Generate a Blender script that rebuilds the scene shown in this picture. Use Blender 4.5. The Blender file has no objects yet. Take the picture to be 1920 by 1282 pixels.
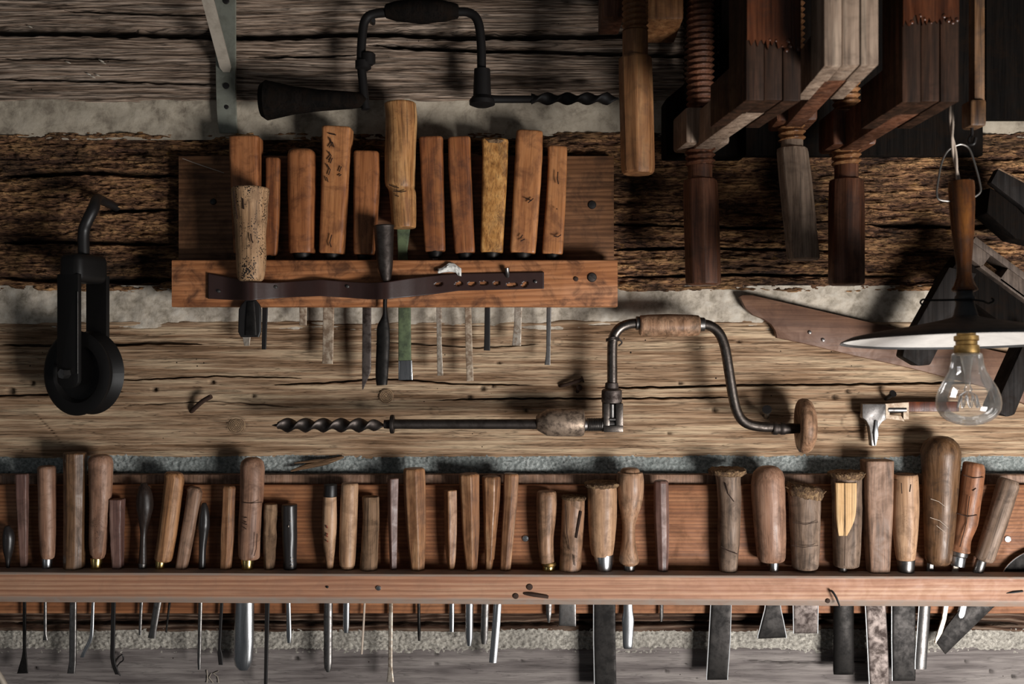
import bpy, bmesh, math, random
import numpy as np
from mathutils import Vector, Matrix, noise as mnoise

random.seed(7)
C = bpy.context.scene.collection
S = 0.0007          # metres per photo pixel on the wall plane (y = 0)
D = 1.307           # camera distance from the wall
PI = math.pi
def F(Y): return S * (D + Y) / D
def P(px, py, Y=0.0):
    f = F(Y); return Vector(((px - 960) * f, Y, (641 - py) * f))

# ------------------------------------------------------------------ materials
def lin(h):
    h = h.lstrip('#'); o = []
    for i in (0, 2, 4):
        v = int(h[i:i+2], 16) / 255
        o.append(v / 12.92 if v <= 0.04045 else ((v + 0.055) / 1.055) ** 2.4)
    return (*o, 1.0)

class NT:
    def __init__(s, name):
        s.m = bpy.data.materials.new(name); s.m.use_nodes = True
        s.t = s.m.node_tree; s.b = s.t.nodes['Principled BSDF']
    def n(s, typ, **kw):
        x = s.t.nodes.new('ShaderNode' + typ)
        for k, v in kw.items():
            if k.startswith('i_'): x.inputs[k[2:].replace('_', ' ')].default_value = v
            else: setattr(x, k, v)
        return x
    def l(s, a, b): s.t.links.new(a, b)
    def ramp(s, fac, stops, interp='LINEAR'):
        r = s.n('ValToRGB'); r.color_ramp.interpolation = interp
        e = r.color_ramp.elements
        while len(e) < len(stops): e.new(0.5)
        for el, (p, c) in zip(e, stops):
            el.position = p; el.color = c if isinstance(c, tuple) else (lin(c) if isinstance(c, str) else (c, c, c, 1))
        s.l(fac, r.inputs[0]); return r.outputs[0]
    def mix(s, fac, a, b, mode='MIX'):
        x = s.n('Mix', data_type='RGBA', blend_type=mode)
        for sock, v in ((x.inputs[0], fac), (x.inputs[6], a), (x.inputs[7], b)):
            if hasattr(v, 'is_linked'): s.l(v, sock)
            else: sock.default_value = v
        return x.outputs[2]
    def math(s, op, a, b=None, clamp=False):
        x = s.n('Math', operation=op, use_clamp=clamp)
        for i, v in enumerate((a, b)):
            if v is None: continue
            if hasattr(v, 'is_linked'): s.l(v, x.inputs[i])
            else: x.inputs[i].default_value = v
        return x.outputs[0]
    def coords(s, scale):
        tc = s.n('TexCoord'); oi = s.n('ObjectInfo')
        mp = s.n('Mapping'); mp.inputs['Scale'].default_value = scale
        s.l(tc.outputs['Object'], mp.inputs['Vector'])
        r = s.math('MULTIPLY', oi.outputs['Random'], 91.0)
        ad = s.n('VectorMath', operation='ADD')
        s.l(mp.outputs[0], ad.inputs[0]); s.l(r, ad.inputs[1])
        return ad.outputs[0]
    def noise(s, vec, scale=1.0, detail=4.0, rough=0.55, dist=0.0):
        x = s.n('TexNoise'); s.l(vec, x.inputs['Vector'])
        x.inputs['Scale'].default_value = scale; x.inputs['Detail'].default_value = detail
        x.inputs['Roughness'].default_value = rough; x.inputs['Distortion'].default_value = dist
        return x.outputs[0]
    def bump(s, h, strength=0.3, dist=0.001):
        b = s.n('Bump'); b.inputs['Strength'].default_value = strength
        b.inputs['Distance'].default_value = dist
        s.l(h, b.inputs['Height']); s.l(b.outputs[0], s.b.inputs['Normal'])
    def col(s, c): s.l(c, s.b.inputs['Base Color'])
    def rough(s, r):
        if hasattr(r, 'is_linked'): s.l(r, s.b.inputs['Roughness'])
        else: s.b.inputs['Roughness'].default_value = r

def wood(name, dark, mid, light, axis='Z', scale=1.0, stretch=16, rough=.6, worm=0.0, blotch=.5, bump=.35, streak=.5, grime='#20160f', spec=.35, ring=None, edge=None):
    w = NT(name)
    a = 110 * scale; sc = [a, a, a]; sc['XYZ'.index(axis)] = a / stretch
    v = w.coords(sc)
    nA = w.noise(v, 1.0, 5, .6, .5)
    col = w.ramp(nA, [(.3, dark), (.5, mid), (.7, light)])
    fs = [a * 5, a * 5, a * 5]; fs['XYZ'.index(axis)] = a * 5 / (stretch * 2.2)
    nB = w.noise(w.coords(fs), 1.0, 3, .6, .2)
    stk = w.ramp(nB, [(.33, 1 - streak), (.5, 1.0)])
    col = w.mix(1.0, col, stk, 'MULTIPLY')
    if ring:
        per, amt, ds, tilt = ring
        wv = w.n('TexWave', wave_type='BANDS', bands_direction='Z', wave_profile='SAW')
        mp = w.n('Mapping'); mp.inputs['Rotation'].default_value = (0, tilt, 0); mp.inputs['Scale'].default_value = (.12, 1, 1)
        tc = w.n('TexCoord'); w.l(tc.outputs['Object'], mp.inputs[0]); w.l(mp.outputs[0], wv.inputs['Vector'])
        wv.inputs['Scale'].default_value = .314 / per; wv.inputs['Distortion'].default_value = ds; wv.inputs['Detail'].default_value = 3
        wv.inputs['Detail Scale'].default_value = 1.3; wv.inputs['Detail Roughness'].default_value = .55
        col = w.mix(w.ramp(wv.outputs['Fac'], [(.35, 0.0), (.85, amt), (.97, amt * .5)]), col, lin(dark))
    nC = w.noise(w.coords([45] * 3), 1.0, 4, .65, .6)
    bl = w.ramp(nC, [(.47, 0.0), (.68, blotch)])
    col = w.mix(bl, col, lin(grime))
    h = w.math('ADD', w.math('MULTIPLY', nA, .6), w.math('MULTIPLY', nB, .5))
    if edge:
        at = w.n('Attribute', attribute_name='worn')
        col = w.mix(w.math('MULTIPLY', at.outputs['Fac'], w.ramp(nC, [(.3, .55), (.6, .95)])), col, lin(edge))
    if worm:
        vo = w.n('TexVoronoi'); w.l(w.coords([420, 420, 420]), vo.inputs['Vector']); vo.inputs['Scale'].default_value = 1.0
        gate = w.noise(w.coords([70, 70, 35]), 1.0, 2, .5)
        thr = w.math('MULTIPLY', w.math('SUBTRACT', gate, .32), 1.1 * worm)
        hole = w.math('LESS_THAN', vo.outputs['Distance'], thr)
        col = w.mix(hole, col, lin('#1a110b'))
        h = w.math('SUBTRACT', h, hole)
    w.col(col); w.rough(w.ramp(nC, [(.3, max(.15, rough - .12)), (.7, min(1, rough + .15))]))
    w.b.inputs['Specular IOR Level'].default_value = spec
    w.bump(h, bump, .0012)
    return w.m

def logmat(name, stops, rough=.85, fine=.5, lon=9, blot=None, crackc='#130d09', fleck=None, fis=(14, 240, .5, .03), bmp=.5):
    """weathered beam: colour follows the growth-ring ridges of the mesh (attribute g)"""
    w = NT(name)
    at = w.n('Attribute', attribute_name='g'); ck = w.n('Attribute', attribute_name='crk')
    v = w.coords([lon, lon, 210]); nA = w.noise(v, 1, 6, .62, .4)
    v2 = w.coords([lon * 5, lon * 5, 900]); nB = w.noise(v2, 1, 4, .6, .3)
    nC = w.noise(w.coords([7, 7, 16]), 1, 4, .6, .5)
    f = w.math('ADD', w.math('MULTIPLY', at.outputs['Fac'], .45), w.math('MULTIPLY', nA, .4))
    f = w.math('ADD', f, w.math('MULTIPLY', nC, .2))
    col = w.ramp(f, stops)
    col = w.mix(1.0, col, w.ramp(nB, [(.34, 1 - fine), (.52, 1.0)]), 'MULTIPLY')
    nF1 = w.noise(w.coords([fis[0], fis[0], fis[1]]), 1, 4, .55, .5)
    fz = w.ramp(w.math('ABSOLUTE', w.math('SUBTRACT', nF1, .5)), [(0.0, 1 - fis[2]), (fis[3], 1.0)])
    col = w.mix(1.0, col, fz, 'MULTIPLY')
    if blot: col = w.mix(w.ramp(nC, [(.47, 0.0), (.62, .8)]), col, lin(blot))
    if fleck:
        nF = w.noise(w.coords([26, 26, 60]), 1, 5, .7)
        col = w.mix(w.ramp(nF, [(.62, 0.0), (.68, .7)]), col, lin(fleck))
    vo = w.n('TexVoronoi'); w.l(w.coords([75, 75, 75]), vo.inputs['Vector']); vo.inputs['Scale'].default_value = 1
    gate = w.noise(w.coords([14, 14, 14]), 1, 2, .5)
    hole = w.math('LESS_THAN', vo.outputs['Distance'], w.math('MULTIPLY', w.math('SUBTRACT', gate, .5), .55))
    col = w.mix(hole, col, lin('#1a110b'))
    col = w.mix(w.math('MULTIPLY', ck.outputs['Fac'], .8), col, lin(crackc))
    w.col(col); w.rough(rough); w.b.inputs['Specular IOR Level'].default_value = .2
    w.bump(w.math('SUBTRACT', w.math('ADD', w.math('ADD', nB, fz), w.math('MULTIPLY', nA, .6)), hole), bmp, .0016)
    return w.m

def mortarmat(name, a, b, c, sc=90):
    w = NT(name)
    n1 = w.noise(w.coords([sc] * 3), 1, 6, .7, .2); n2 = w.noise(w.coords([14] * 3), 1, 3, .5)
    col = w.ramp(n1, [(.34, a), (.5, b), (.66, c)])
    col = w.mix(w.ramp(n2, [(.45, 0.0), (.7, .5)]), col, lin(a))
    w.col(col); w.rough(.95); w.b.inputs['Specular IOR Level'].default_value = .15
    w.bump(n1, .7, .002); return w.m

def metal(name, base, dark=None, rough=.3, met=1.0, spots=.4, sc=120, axis=None, bump=.12, rng=.15):
    w = NT(name); s3 = [sc] * 3
    if axis: s3['XYZ'.index(axis)] = sc / 10
    n = w.noise(w.coords(s3), 1, 6, .65, .3)
    col = w.mix(w.ramp(n, [(.42, 0.0), (.62, spots)]), lin(base), lin(dark or base))
    w.col(col); w.b.inputs['Metallic'].default_value = met
    w.rough(w.ramp(n, [(.35, rough), (.65, min(1, rough + rng))])); w.bump(n, bump, .0008)
    return w.m

def plain(name, c, rough=.6, spec=.3):
    w = NT(name); n = w.noise(w.coords([80] * 3), 1, 4, .6)
    d = lin(c); w.col(w.mix(n, tuple(x * .75 for x in d[:3]) + (1,), tuple(min(1, x * 1.2) for x in d[:3]) + (1,)))
    w.rough(rough); w.b.inputs['Specular IOR Level'].default_value = spec; w.bump(n, .15, .0008); return w.m

M = {}
M['logA'] = logmat('weathered_grey_log', [(.18, '#33281f'), (.36, '#7a6555'), (.52, '#a28c7a'), (.75, '#b9a594')], lon=7, fis=(7, 260, .75, .045), bmp=.7, fine=.6)
M['logB'] = logmat('rotten_brown_log', [(.15, '#261b15'), (.35, '#634534'), (.53, '#946c4c'), (.78, '#c29565')], lon=26, fine=.6, blot='#1f1713', fleck='#99703c', fis=(60, 330, .7, .04), bmp=1.0)
M['logC'] = logmat('warm_brown_log', [(.2, '#58432f'), (.38, '#80634a'), (.55, '#a2856a'), (.75, '#bfa688')], lon=7, fine=.45, fis=(8, 150, .5, .022))
M['logD'] = logmat('dark_lower_log', [(.2, '#231813'), (.45, '#4c3527'), (.7, '#7d6a5b')], lon=6)
M['logE'] = logmat('smooth_grey_log', [(.2, '#4c4543'), (.45, '#6f6764'), (.7, '#8a827d')], lon=5, fine=.25, fis=(9, 120, .3, .02))
M['morA'] = mortarmat('cream_mortar', '#7d7264', '#ab9f8d', '#bbaf9d', 40)
M['morB'] = mortarmat('pale_mortar', '#8e8475', '#bcb0a0', '#cbc2b4', 60)
M['morC'] = mortarmat('gritty_grey_mortar', '#5d625f', '#8e9390', '#b6b8b4', 260)
M['morD'] = mortarmat('gritty_pale_mortar', '#6b665f', '#9f998f', '#c2bcb0', 240)
M['rail'] = wood('planed_larch_rail', '#8c5d45', '#af8266', '#bd9578', 'X', .9, 26, .6, 0, .18, .2, .25, '#6b5448', ring=(.0062, .75, 2.2, 0), edge='#97877b')
M['board'] = wood('reddish_rack_board', '#6b4229', '#986340', '#ab7853', 'X', .8, 24, .6, 0, .35, .2, .3, ring=(.005, .7, 2.0, 0))
M['uprail'] = wood('orange_rack_rail', '#7d4a2a', '#b0744a', '#bf865e', 'X', .7, 14, .55, .2, .75, .25, .3, '#33190e', ring=(.006, .6, 2.5, .35))
M['upboard'] = wood('brown_rack_board', '#52341f', '#80583b', '#966b4a', 'X', .6, 12, .6, 0, .5, .2, .35, '#2a1a10', ring=(.006, .7, 3.0, .12))
WD = {}
def W(k, *a, **kw):
    WD[k] = wood(k, *a, **kw)
W('orange_pearwood', '#845030', '#ae7448', '#bf8659', blotch=.6, rough=.42, streak=.3, grime='#4b2512')
W('red_orange_wood', '#704023', '#98603a', '#aa7048', blotch=.7, rough=.42, streak=.3, grime='#43200f')
W('brown_red_wood', '#5f3620', '#87512f', '#9d653d', blotch=.6, rough=.48, streak=.45, grime='#331a10')
W('burl_wood', '#7a4c21', '#b58046', '#cf9c5e', scale=1.4, stretch=2, blotch=.7, rough=.5, worm=.5, grime='#472811')
W('wormy_pale_wood', '#7c5c40', '#aa8663', '#c09c78', blotch=.45, rough=.6, worm=1.25, grime='#4d3520')
W('bamboo_cane', '#7d4f2c', '#ab7a4c', '#c39664', blotch=.5, rough=.42, worm=.4, streak=.6, grime='#53301a')
W('mauve_brown_wood', '#6c4c3b', '#946f59', '#a98670', blotch=.55, rough=.5, streak=.4, worm=.4, grime='#3f2a1e')
W('turned_cherry', '#693f29', '#966446', '#ab7c5e', blotch=.55, rough=.4, streak=.35)
W('grey_brown_wood', '#5e4636', '#8a6a55', '#a48672', blotch=.5, rough=.6, streak=.45)
W('dark_oiled_wood', '#3c291d', '#65482f', '#81624a', blotch=.65, rough=.45, streak=.5, worm=.12)
W('purple_brown_wood', '#4a3430', '#74564d', '#8b6e62', blotch=.4, rough=.45, streak=.35)
W('striped_oak', '#5c3a24', '#a0724c', '#ba8d68', scale=1.5, stretch=30, blotch=.3, rough=.5, streak=.7)
W('pale_ash_wood', '#85634a', '#b08a6a', '#c4a081', blotch=.5, rough=.5, streak=.35, worm=.4, grime='#59402c')
W('walnut_facets', '#5e3b26', '#926747', '#af8763', blotch=.5, rough=.42, streak=.6, grime='#432816')
W('bark_grey', '#4a3626', '#7f6249', '#a08266', blotch=.6, rough=.8, streak=.6, bump=.9)
W('black_bog_wood', '#1b1512', '#2b211c', '#3a2e27', blotch=.5, rough=.4)
W('dirty_beech', '#634733', '#9a755a', '#b59174', blotch=.75, rough=.5, streak=.45, worm=.4, grime='#41301f')
W('soiled_grey_wood', '#4a3a2f', '#7a6453', '#988272', blotch=.65, rough=.65, streak=.5, worm=.3)
W('fresh_split_wood', '#a67e50', '#cba373', '#d9b98c', stretch=40, blotch=.12, rough=.7, streak=.55, bump=.8)
W('clamp_brown', '#3d2216', '#5f3a27', '#7d5540', blotch=.5, rough=.5, streak=.4)
W('clamp_handle_tan', '#5e3c24', '#875c3a', '#a0764f', blotch=.4, rough=.45, streak=.3)
W('clamp_grey_oak', '#5d4b3d', '#8c7664', '#a8937f', blotch=.35, rough=.65, streak=.5)
W('clamp_red', '#3b1b10', '#5e2d18', '#7d4526', blotch=.65, rough=.4, streak=.4, grime='#1d100a')
W('slot_grey', '#3b302a', '#57493f', '#6c5d52', blotch=.5, rough=.7)
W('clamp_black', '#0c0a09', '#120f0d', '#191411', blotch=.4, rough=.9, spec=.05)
W('clamp_dark', '#1c110b', '#312016', '#4a3124', blotch=.6, rough=.6, streak=.5, spec=.12)
W('varnish_red', '#2c150b', '#4a2716', '#613823', blotch=.4, rough=.22, streak=.4, spec=.6)
W('lamp_stem_wood', '#2c190f', '#553118', '#70451f', blotch=.6, rough=.22, streak=.3, spec=.5)
M['saw_wood'] = wood('flat_brown_template', '#583c2d', '#70503d', '#82614c', 'X', .8, 18, .55, 0, .5, .15, .2, '#4a3024')
M['darkbar'] = wood('sooty_bar', '#151211', '#211d1b', '#2e2a28', 'Z', 1, 20, .7, 0, .4, spec=.12)
M['steel'] = metal('bright_steel', '#c9cacb', '#77767a', .22, 1, .55, 160, 'Z')
M['edge'] = metal('honed_bright_edge', '#cfcfcf', '#9a9a9a', .4, .45, .5, 200)
M['steelmid'] = metal('grey_steel', '#8a8683', '#3f3a38', .33, 1, .6, 140)
M['steeldark'] = metal('dark_steel', '#2b2826', '#141211', .45, .8, .8, 90)
M['mottled'] = metal('mottled_chuck', '#9a8674', '#3f322a', .45, .5, .85, 150, None, .35)
M['rusty'] = metal('pitted_rusty_steel', '#6a605b', '#2e2420', .5, .8, .9, 90, None, .35)
M['paintworn'] = metal('worn_painted_steel', '#86705c', '#c9b9a4', .5, .5, .8, 120, None, .3)
M['silverworn'] = metal('scraped_silver_steel', '#c5b9aa', '#6e5a48', .38, .7, .8, 150, None, .4)
M['iron'] = plain('black_iron', '#1a1716', .45, .4)
M['sootiron'] = plain('sooty_black_iron', '#141110', .6, .2)
M['ironmid'] = metal('dull_iron', '#4e4743', '#26201d', .45, .9, .7, 80)
M['brace'] = metal('worn_brace_iron', '#6d655f', '#37302c', .34, 1, .7, 150, None, .25)
M['brass'] = metal('polished_brass', '#d3b878', '#8a6f3a', .2, 1, .5, 120)
M['brassdull'] = metal('dull_brass', '#8d7246', '#4a3a24', .38, 1, .6, 120)
M['green'] = metal('green_paint', '#5d6a4b', '#2f3828', .55, .1, .8, 60)
M['galv'] = metal('galvanised_bracket', '#8a8b7f', '#66655a', .5, .45, .6, 60)
M['galvlight'] = metal('pale_bracket_strut', '#b0a596', '#8a7f72', .55, .3, .6, 60)
M['leather'] = plain('dark_leather', '#33201c', .4, .45)
M['paper'] = plain('crumpled_paper', '#d9d6cf', .7)
M['rust'] = plain('rust_brown', '#3b2a21', .8)
M['blackpaint'] = plain('black_paint', '#252120', .35, .5)
M['shade'] = metal('dark_enamel', '#4a4a4a', '#343333', .42, 0, .5, 60)
M['white'] = plain('white_enamel', '#e4dfd8', .4, .4)
M['cord'] = plain('pale_cord', '#b7a696', .6)
M['wire'] = metal('grey_wire', '#8f8a84', '#5a5450', .4, 1, .5, 200)
M['ink'] = plain('dark_ink', '#2a1a12', .8)
M['redink'] = plain('faded_red_mark', '#7a3a2a', .8)
M['pulley'] = plain('black_cast_iron', '#151312', .5, .25)
def ringmat():
    w = NT('end_grain_rings'); wv = w.n('TexWave', wave_type='RINGS', rings_direction='Y'); tc = w.n('TexCoord'); w.l(tc.outputs['Object'], wv.inputs['Vector'])
    wv.inputs['Scale'].default_value = 150; wv.inputs['Distortion'].default_value = 2.5; wv.inputs['Detail'].default_value = 3; wv.inputs['Detail Scale'].default_value = 2
    n = w.noise(w.coords([160] * 3), 1, 4, .6)
    col = w.ramp(wv.outputs['Fac'], [(.15, '#58432f'), (.6, '#8d7153'), (1.0, '#9c8163')])
    w.col(w.mix(w.ramp(n, [(.45, 0.0), (.7, .6)]), col, lin('#3d2c1f'))); w.rough(.85); w.bump(wv.outputs['Fac'], .5, .001); return w.m
M['plugwood'] = ringmat()
M['grain_end'] = wood('frayed_end_grain', '#3c2c1f', '#6e543c', '#a0845f', 'Z', 2.5, 1.5, .9, .35, .5, 1.0, .5)
def glassmat():
    w = NT('clear_bulb_glass'); t = w.t
    out = t.nodes['Material Output']
    tr = w.n('BsdfTransparent'); tr.inputs[0].default_value = (.93, .93, .93, 1)
    gl = w.n('BsdfGlossy'); gl.inputs['Roughness'].default_value = .02
    fr = w.n('Fresnel'); fr.inputs[0].default_value = 1.5
    mx = w.n('MixShader'); w.l(w.math('MULTIPLY', fr.outputs[0], .8, True), mx.inputs[0]); w.l(tr.outputs[0], mx.inputs[1]); w.l(gl.outputs[0], mx.inputs[2])
    df = w.n('BsdfDiffuse'); df.inputs[0].default_value = (.8, .76, .7, 1); m2 = w.n('MixShader')     # film of dust
    w.l(w.ramp(w.noise(w.coords([60] * 3), 1, 4, .6), [(.3, .025), (.7, .07)]), m2.inputs[0]); w.l(mx.outputs[0], m2.inputs[1]); w.l(df.outputs[0], m2.inputs[2])
    w.l(m2.outputs[0], out.inputs[0]); return w.m
M['glass'] = glassmat()
M.update(WD)

# ------------------------------------------------------------------ object helpers
def meta(o, label=None, cat=None, group=None, kind=None):
    if label: o['label'] = label
    if cat: o['category'] = cat
    if group: o['group'] = group
    if kind: o['kind'] = kind
    return o
def empty(name, loc, label=None, cat=None, group=None, kind=None, rot=(0, 0, 0)):
    o = bpy.data.objects.new(name, None); o.empty_display_size = .02
    o.location = loc; o.rotation_euler = rot; C.objects.link(o)
    return meta(o, label, cat, group, kind)
def mesh(name, verts, faces, mat, parent=None, loc=None, rot=None, ang=38, smooth=True):
    me = bpy.data.meshes.new(name); me.from_pydata([tuple(v) for v in verts], [], faces); me.validate()
    bm = bmesh.new(); bm.from_mesh(me); bmesh.ops.recalc_face_normals(bm, faces=bm.faces); bm.to_mesh(me); bm.free()
    if smooth:
        me.shade_smooth(); me.set_sharp_from_angle(angle=math.radians(ang))
    me.materials.append(mat)
    o = bpy.data.objects.new(name, me); C.objects.link(o)
    if parent: o.parent = parent
    if loc is not None: o.location = loc
    if rot is not None: o.rotation_euler = rot
    return o

class MB:
    def __init__(s): s.v = []; s.f = []
    def add(s, vs, fs):
        b = len(s.v); s.v += [tuple(v) for v in vs]; s.f += [tuple(i + b for i in f) for f in fs]
    def rings(s, rings, cap=True, closed=True):
        n = len(rings[0]); vs = [p for r in rings for p in r]; fs = []
        for i in range(len(rings) - 1):
            for j in range(n if closed else n - 1):
                a = i * n + j; b = i * n + (j + 1) % n
                fs.append((a, b, b + n, a + n))
        if cap:
            fs.append(tuple(range(n))[::-1]); fs.append(tuple((len(rings) - 1) * n + j for j in range(n)))
        s.add(vs, fs)
    def tube(s, pts, r, seg=12, sub=6):
        pts = [Vector(p) for p in pts]
        rr = r if isinstance(r, (list, tuple)) else [r] * len(pts)
        if sub > 1 and len(pts) > 2: pts, rr = catmull(pts, rr, sub)
        up = None; rings = []
        for i, p in enumerate(pts):
            t = (pts[min(i + 1, len(pts) - 1)] - pts[max(i - 1, 0)]).normalized()
            if up is None: up = t.orthogonal().normalized()
            else: up = (up - t * up.dot(t)).normalized()
            b = t.cross(up)
            rings.append([p + (up * math.cos(2 * PI * k / seg) + b * math.sin(2 * PI * k / seg)) * rr[i] for k in range(seg)])
        s.rings(rings)
    def box(s, x0, x1, y0, y1, z0, z1, bev=0.0, seg=2):
        bm = bmesh.new(); bmesh.ops.create_cube(bm, size=1)
        for v in bm.verts:
            v.co = Vector(((x0 + x1) / 2 + v.co.x * (x1 - x0), (y0 + y1) / 2 + v.co.y * (y1 - y0), (z0 + z1) / 2 + v.co.z * (z1 - z0)))
        if bev: bmesh.ops.bevel(bm, geom=bm.edges[:], offset=bev, segments=seg, affect='EDGES', profile=.5)
        s.frombm(bm)
    def prism(s, poly, y0, y1, bev=0.0):
        """poly: list of (x, z); extruded from y0 to y1"""
        bm = bmesh.new()
        f = bm.faces.new([bm.verts.new((x, y0, z)) for x, z in poly])
        r = bmesh.ops.extrude_face_region(bm, geom=[f])
        for v in r['geom']:
            if isinstance(v, bmesh.types.BMVert): v.co.y = y1
        bmesh.ops.recalc_face_normals(bm, faces=bm.faces)
        if bev: bmesh.ops.bevel(bm, geom=bm.edges[:], offset=bev, segments=2, affect='EDGES', profile=.5)
        s.frombm(bm)
    def frombm(s, bm):
        bm.verts.index_update(); s.add([v.co[:] for v in bm.verts], [[v.index for v in f.verts] for f in bm.faces]); bm.free()
    def xf(s, mat):
        s.v = [tuple(mat @ Vector(v)) for v in s.v]; return s
    def build(s, name, mat, parent=None, loc=None, rot=None, ang=38):
        return mesh(name, s.v, s.f, mat, parent, loc, rot, ang)

def catmull(pts, rr, sub):
    op = []; orr = []; n = len(pts)
    for i in range(n - 1):
        p0 = pts[max(i - 1, 0)]; p1 = pts[i]; p2 = pts[i + 1]; p3 = pts[min(i + 2, n - 1)]
        for k in range(sub):
            t = k / sub
            op.append(.5 * ((2 * p1) + (p2 - p0) * t + (2 * p0 - 5 * p1 + 4 * p2 - p3) * t * t + (3 * p1 - p0 - 3 * p2 + p3) * t ** 3))
            orr.append(rr[i] + (rr[i + 1] - rr[i]) * (t * t * (3 - 2 * t) if False else t))
    op.append(pts[-1]); orr.append(rr[-1]); return op, orr

def shape_pts(kind, seg=28, rot=0.0):
    if kind == 'round':
        return [(math.cos(2 * PI * k / seg), math.sin(2 * PI * k / seg)) for k in range(seg)]
    if kind in ('hex', 'oct', 'sq4'):
        n = {'hex': 6, 'oct': 8, 'sq4': 4}[kind]; out = []
        for k in range(n):                       # softened corners: two points each
            for d in (-.07, .07):
                a = 2 * PI * (k + .5) / n + d * (6 / n) + rot
                out.append((math.cos(a), math.sin(a)))
        m = max(abs(p[0]) for p in out); m2 = max(abs(p[1]) for p in out)
        return [(x / m, y / m2) for x, y in out]
    if kind == 'rect':
        e = 2 / 6.0
        return [(math.copysign(abs(math.cos(a)) ** e, math.cos(a)), math.copysign(abs(math.sin(a)) ** e, math.sin(a)))
                for a in [2 * PI * (k + .5) / seg for k in range(seg)]]
    if kind == 'soft':
        e = 2 / 3.2
        return [(math.copysign(abs(math.cos(a)) ** e, math.cos(a)), math.copysign(abs(math.sin(a)) ** e, math.sin(a)))
                for a in [2 * PI * (k + .5) / seg for k in range(seg)]]
    if kind == 'gouge':                          # crescent, convex towards the room
        o = [(math.cos(a), -math.sin(a) * 1.0) for a in np.linspace(0, PI, 13)]
        i = [(.8 * math.cos(a), -.75 * math.sin(a) + .15) for a in np.linspace(PI, 0, 13)]
        return o + i
    if kind == 'vee':                            # faceted blade: bevelled front
        return [(-1, .8), (-1, .1), (-.45, -1), (.45, -1), (1, .1), (1, .8)]

def loft(secs, shp, rough=0.0, seed=0.0, cap=True):
    """secs: (z, cx, cy, rx, ry)"""
    rings = []
    for z, cx, cy, rx, ry in secs:
        ring = []
        for x, y in shp:
            k = 1.0
            if rough:
                k += rough * mnoise.noise(Vector((x * 1.5 + seed, y * 1.5, z * 60))) + .5 * rough * mnoise.noise(Vector((x * 5, y * 5 + seed, z * 200)))
            ring.append((cx + x * rx * k, cy + y * ry * k, z))
        rings.append(ring)
    mb = MB(); mb.rings(rings, cap); return mb

class Frame:
    """local frame of a hand tool: origin at the handle's lower end, z along the handle"""
    def __init__(s, top, bot, Y):
        s.Y = Y; s.b = P(bot[0], bot[1], Y); t = P(top[0], top[1], Y); d = t - s.b
        s.th = math.atan2(d.x, d.z); s.L = d.length
    def loc(s, px, py, Y=None):
        p = P(px, py, s.Y if Y is None else Y) - s.b; c, n = math.cos(s.th), math.sin(s.th)
        return (p.x * c - p.z * n, p.y, p.x * n + p.z * c)

def rows_to_secs(fr, rows, depth, Y=None, sub=5, smooth=True, shift=0.0):
    """rows: (py, x0, x1[, depth multiplier]) from top to bottom"""
    f = F(fr.Y if Y is None else Y); out = []
    pts = []; 
    for r in rows:
        py, x0, x1 = r[:3]; dm = r[3] if len(r) > 3 else 1.0
        x, y, z = fr.loc((x0 + x1) / 2, py, Y)
        w = max(abs(x1 - x0) / 2 * f * math.cos(fr.th), 1e-5)
        pts.append(Vector((z, x, w))); out.append((y + shift, w * depth * dm if depth < 20 else depth * 1e-5 * dm))
    if smooth and len(rows) > 1:
        p2, d2 = catmull([p for p in pts], [o[1] for o in out], sub)
        _, y2 = catmull([p for p in pts], [o[0] for o in out], sub)
    else: p2, d2, y2 = pts, [o[1] for o in out], [o[0] for o in out]
    return [(p.x, p.y, yy, max(p.z, 1e-5), max(dd, 1e-5)) for p, dd, yy in zip(p2, d2, y2)]

def rounded(secs, top=0.0, bot=0.0):
    """round off both ends (metres)"""
    def cap(s, e, sgn):
        z, cx, cy, rx, ry = s; o = []
        for a in (0.0, .35, .65, .85, 1.0):
            an = a * PI / 2
            k = e * (1 - math.cos(an))
            o.append((z + sgn * e * math.sin(an), cx, cy, max(rx - k, rx * .08), max(ry - k * ry / max(rx, 1e-6), ry * .08)))
        return o
    out = list(secs)
    if top:
        z0 = out[0][0]; out = [q for q in out if q[0] < z0 - top]; b = list(secs[0]); b[0] = z0 - top
        out = cap(tuple(b), top, 1)[::-1] + out
    if bot:
        z1 = out[-1][0]; last = list(out[-1]); out = [q for q in out if q[0] > z1 + bot]; last[0] = z1 + bot
        out = out + cap(tuple(last), bot, -1)
    return out

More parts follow.
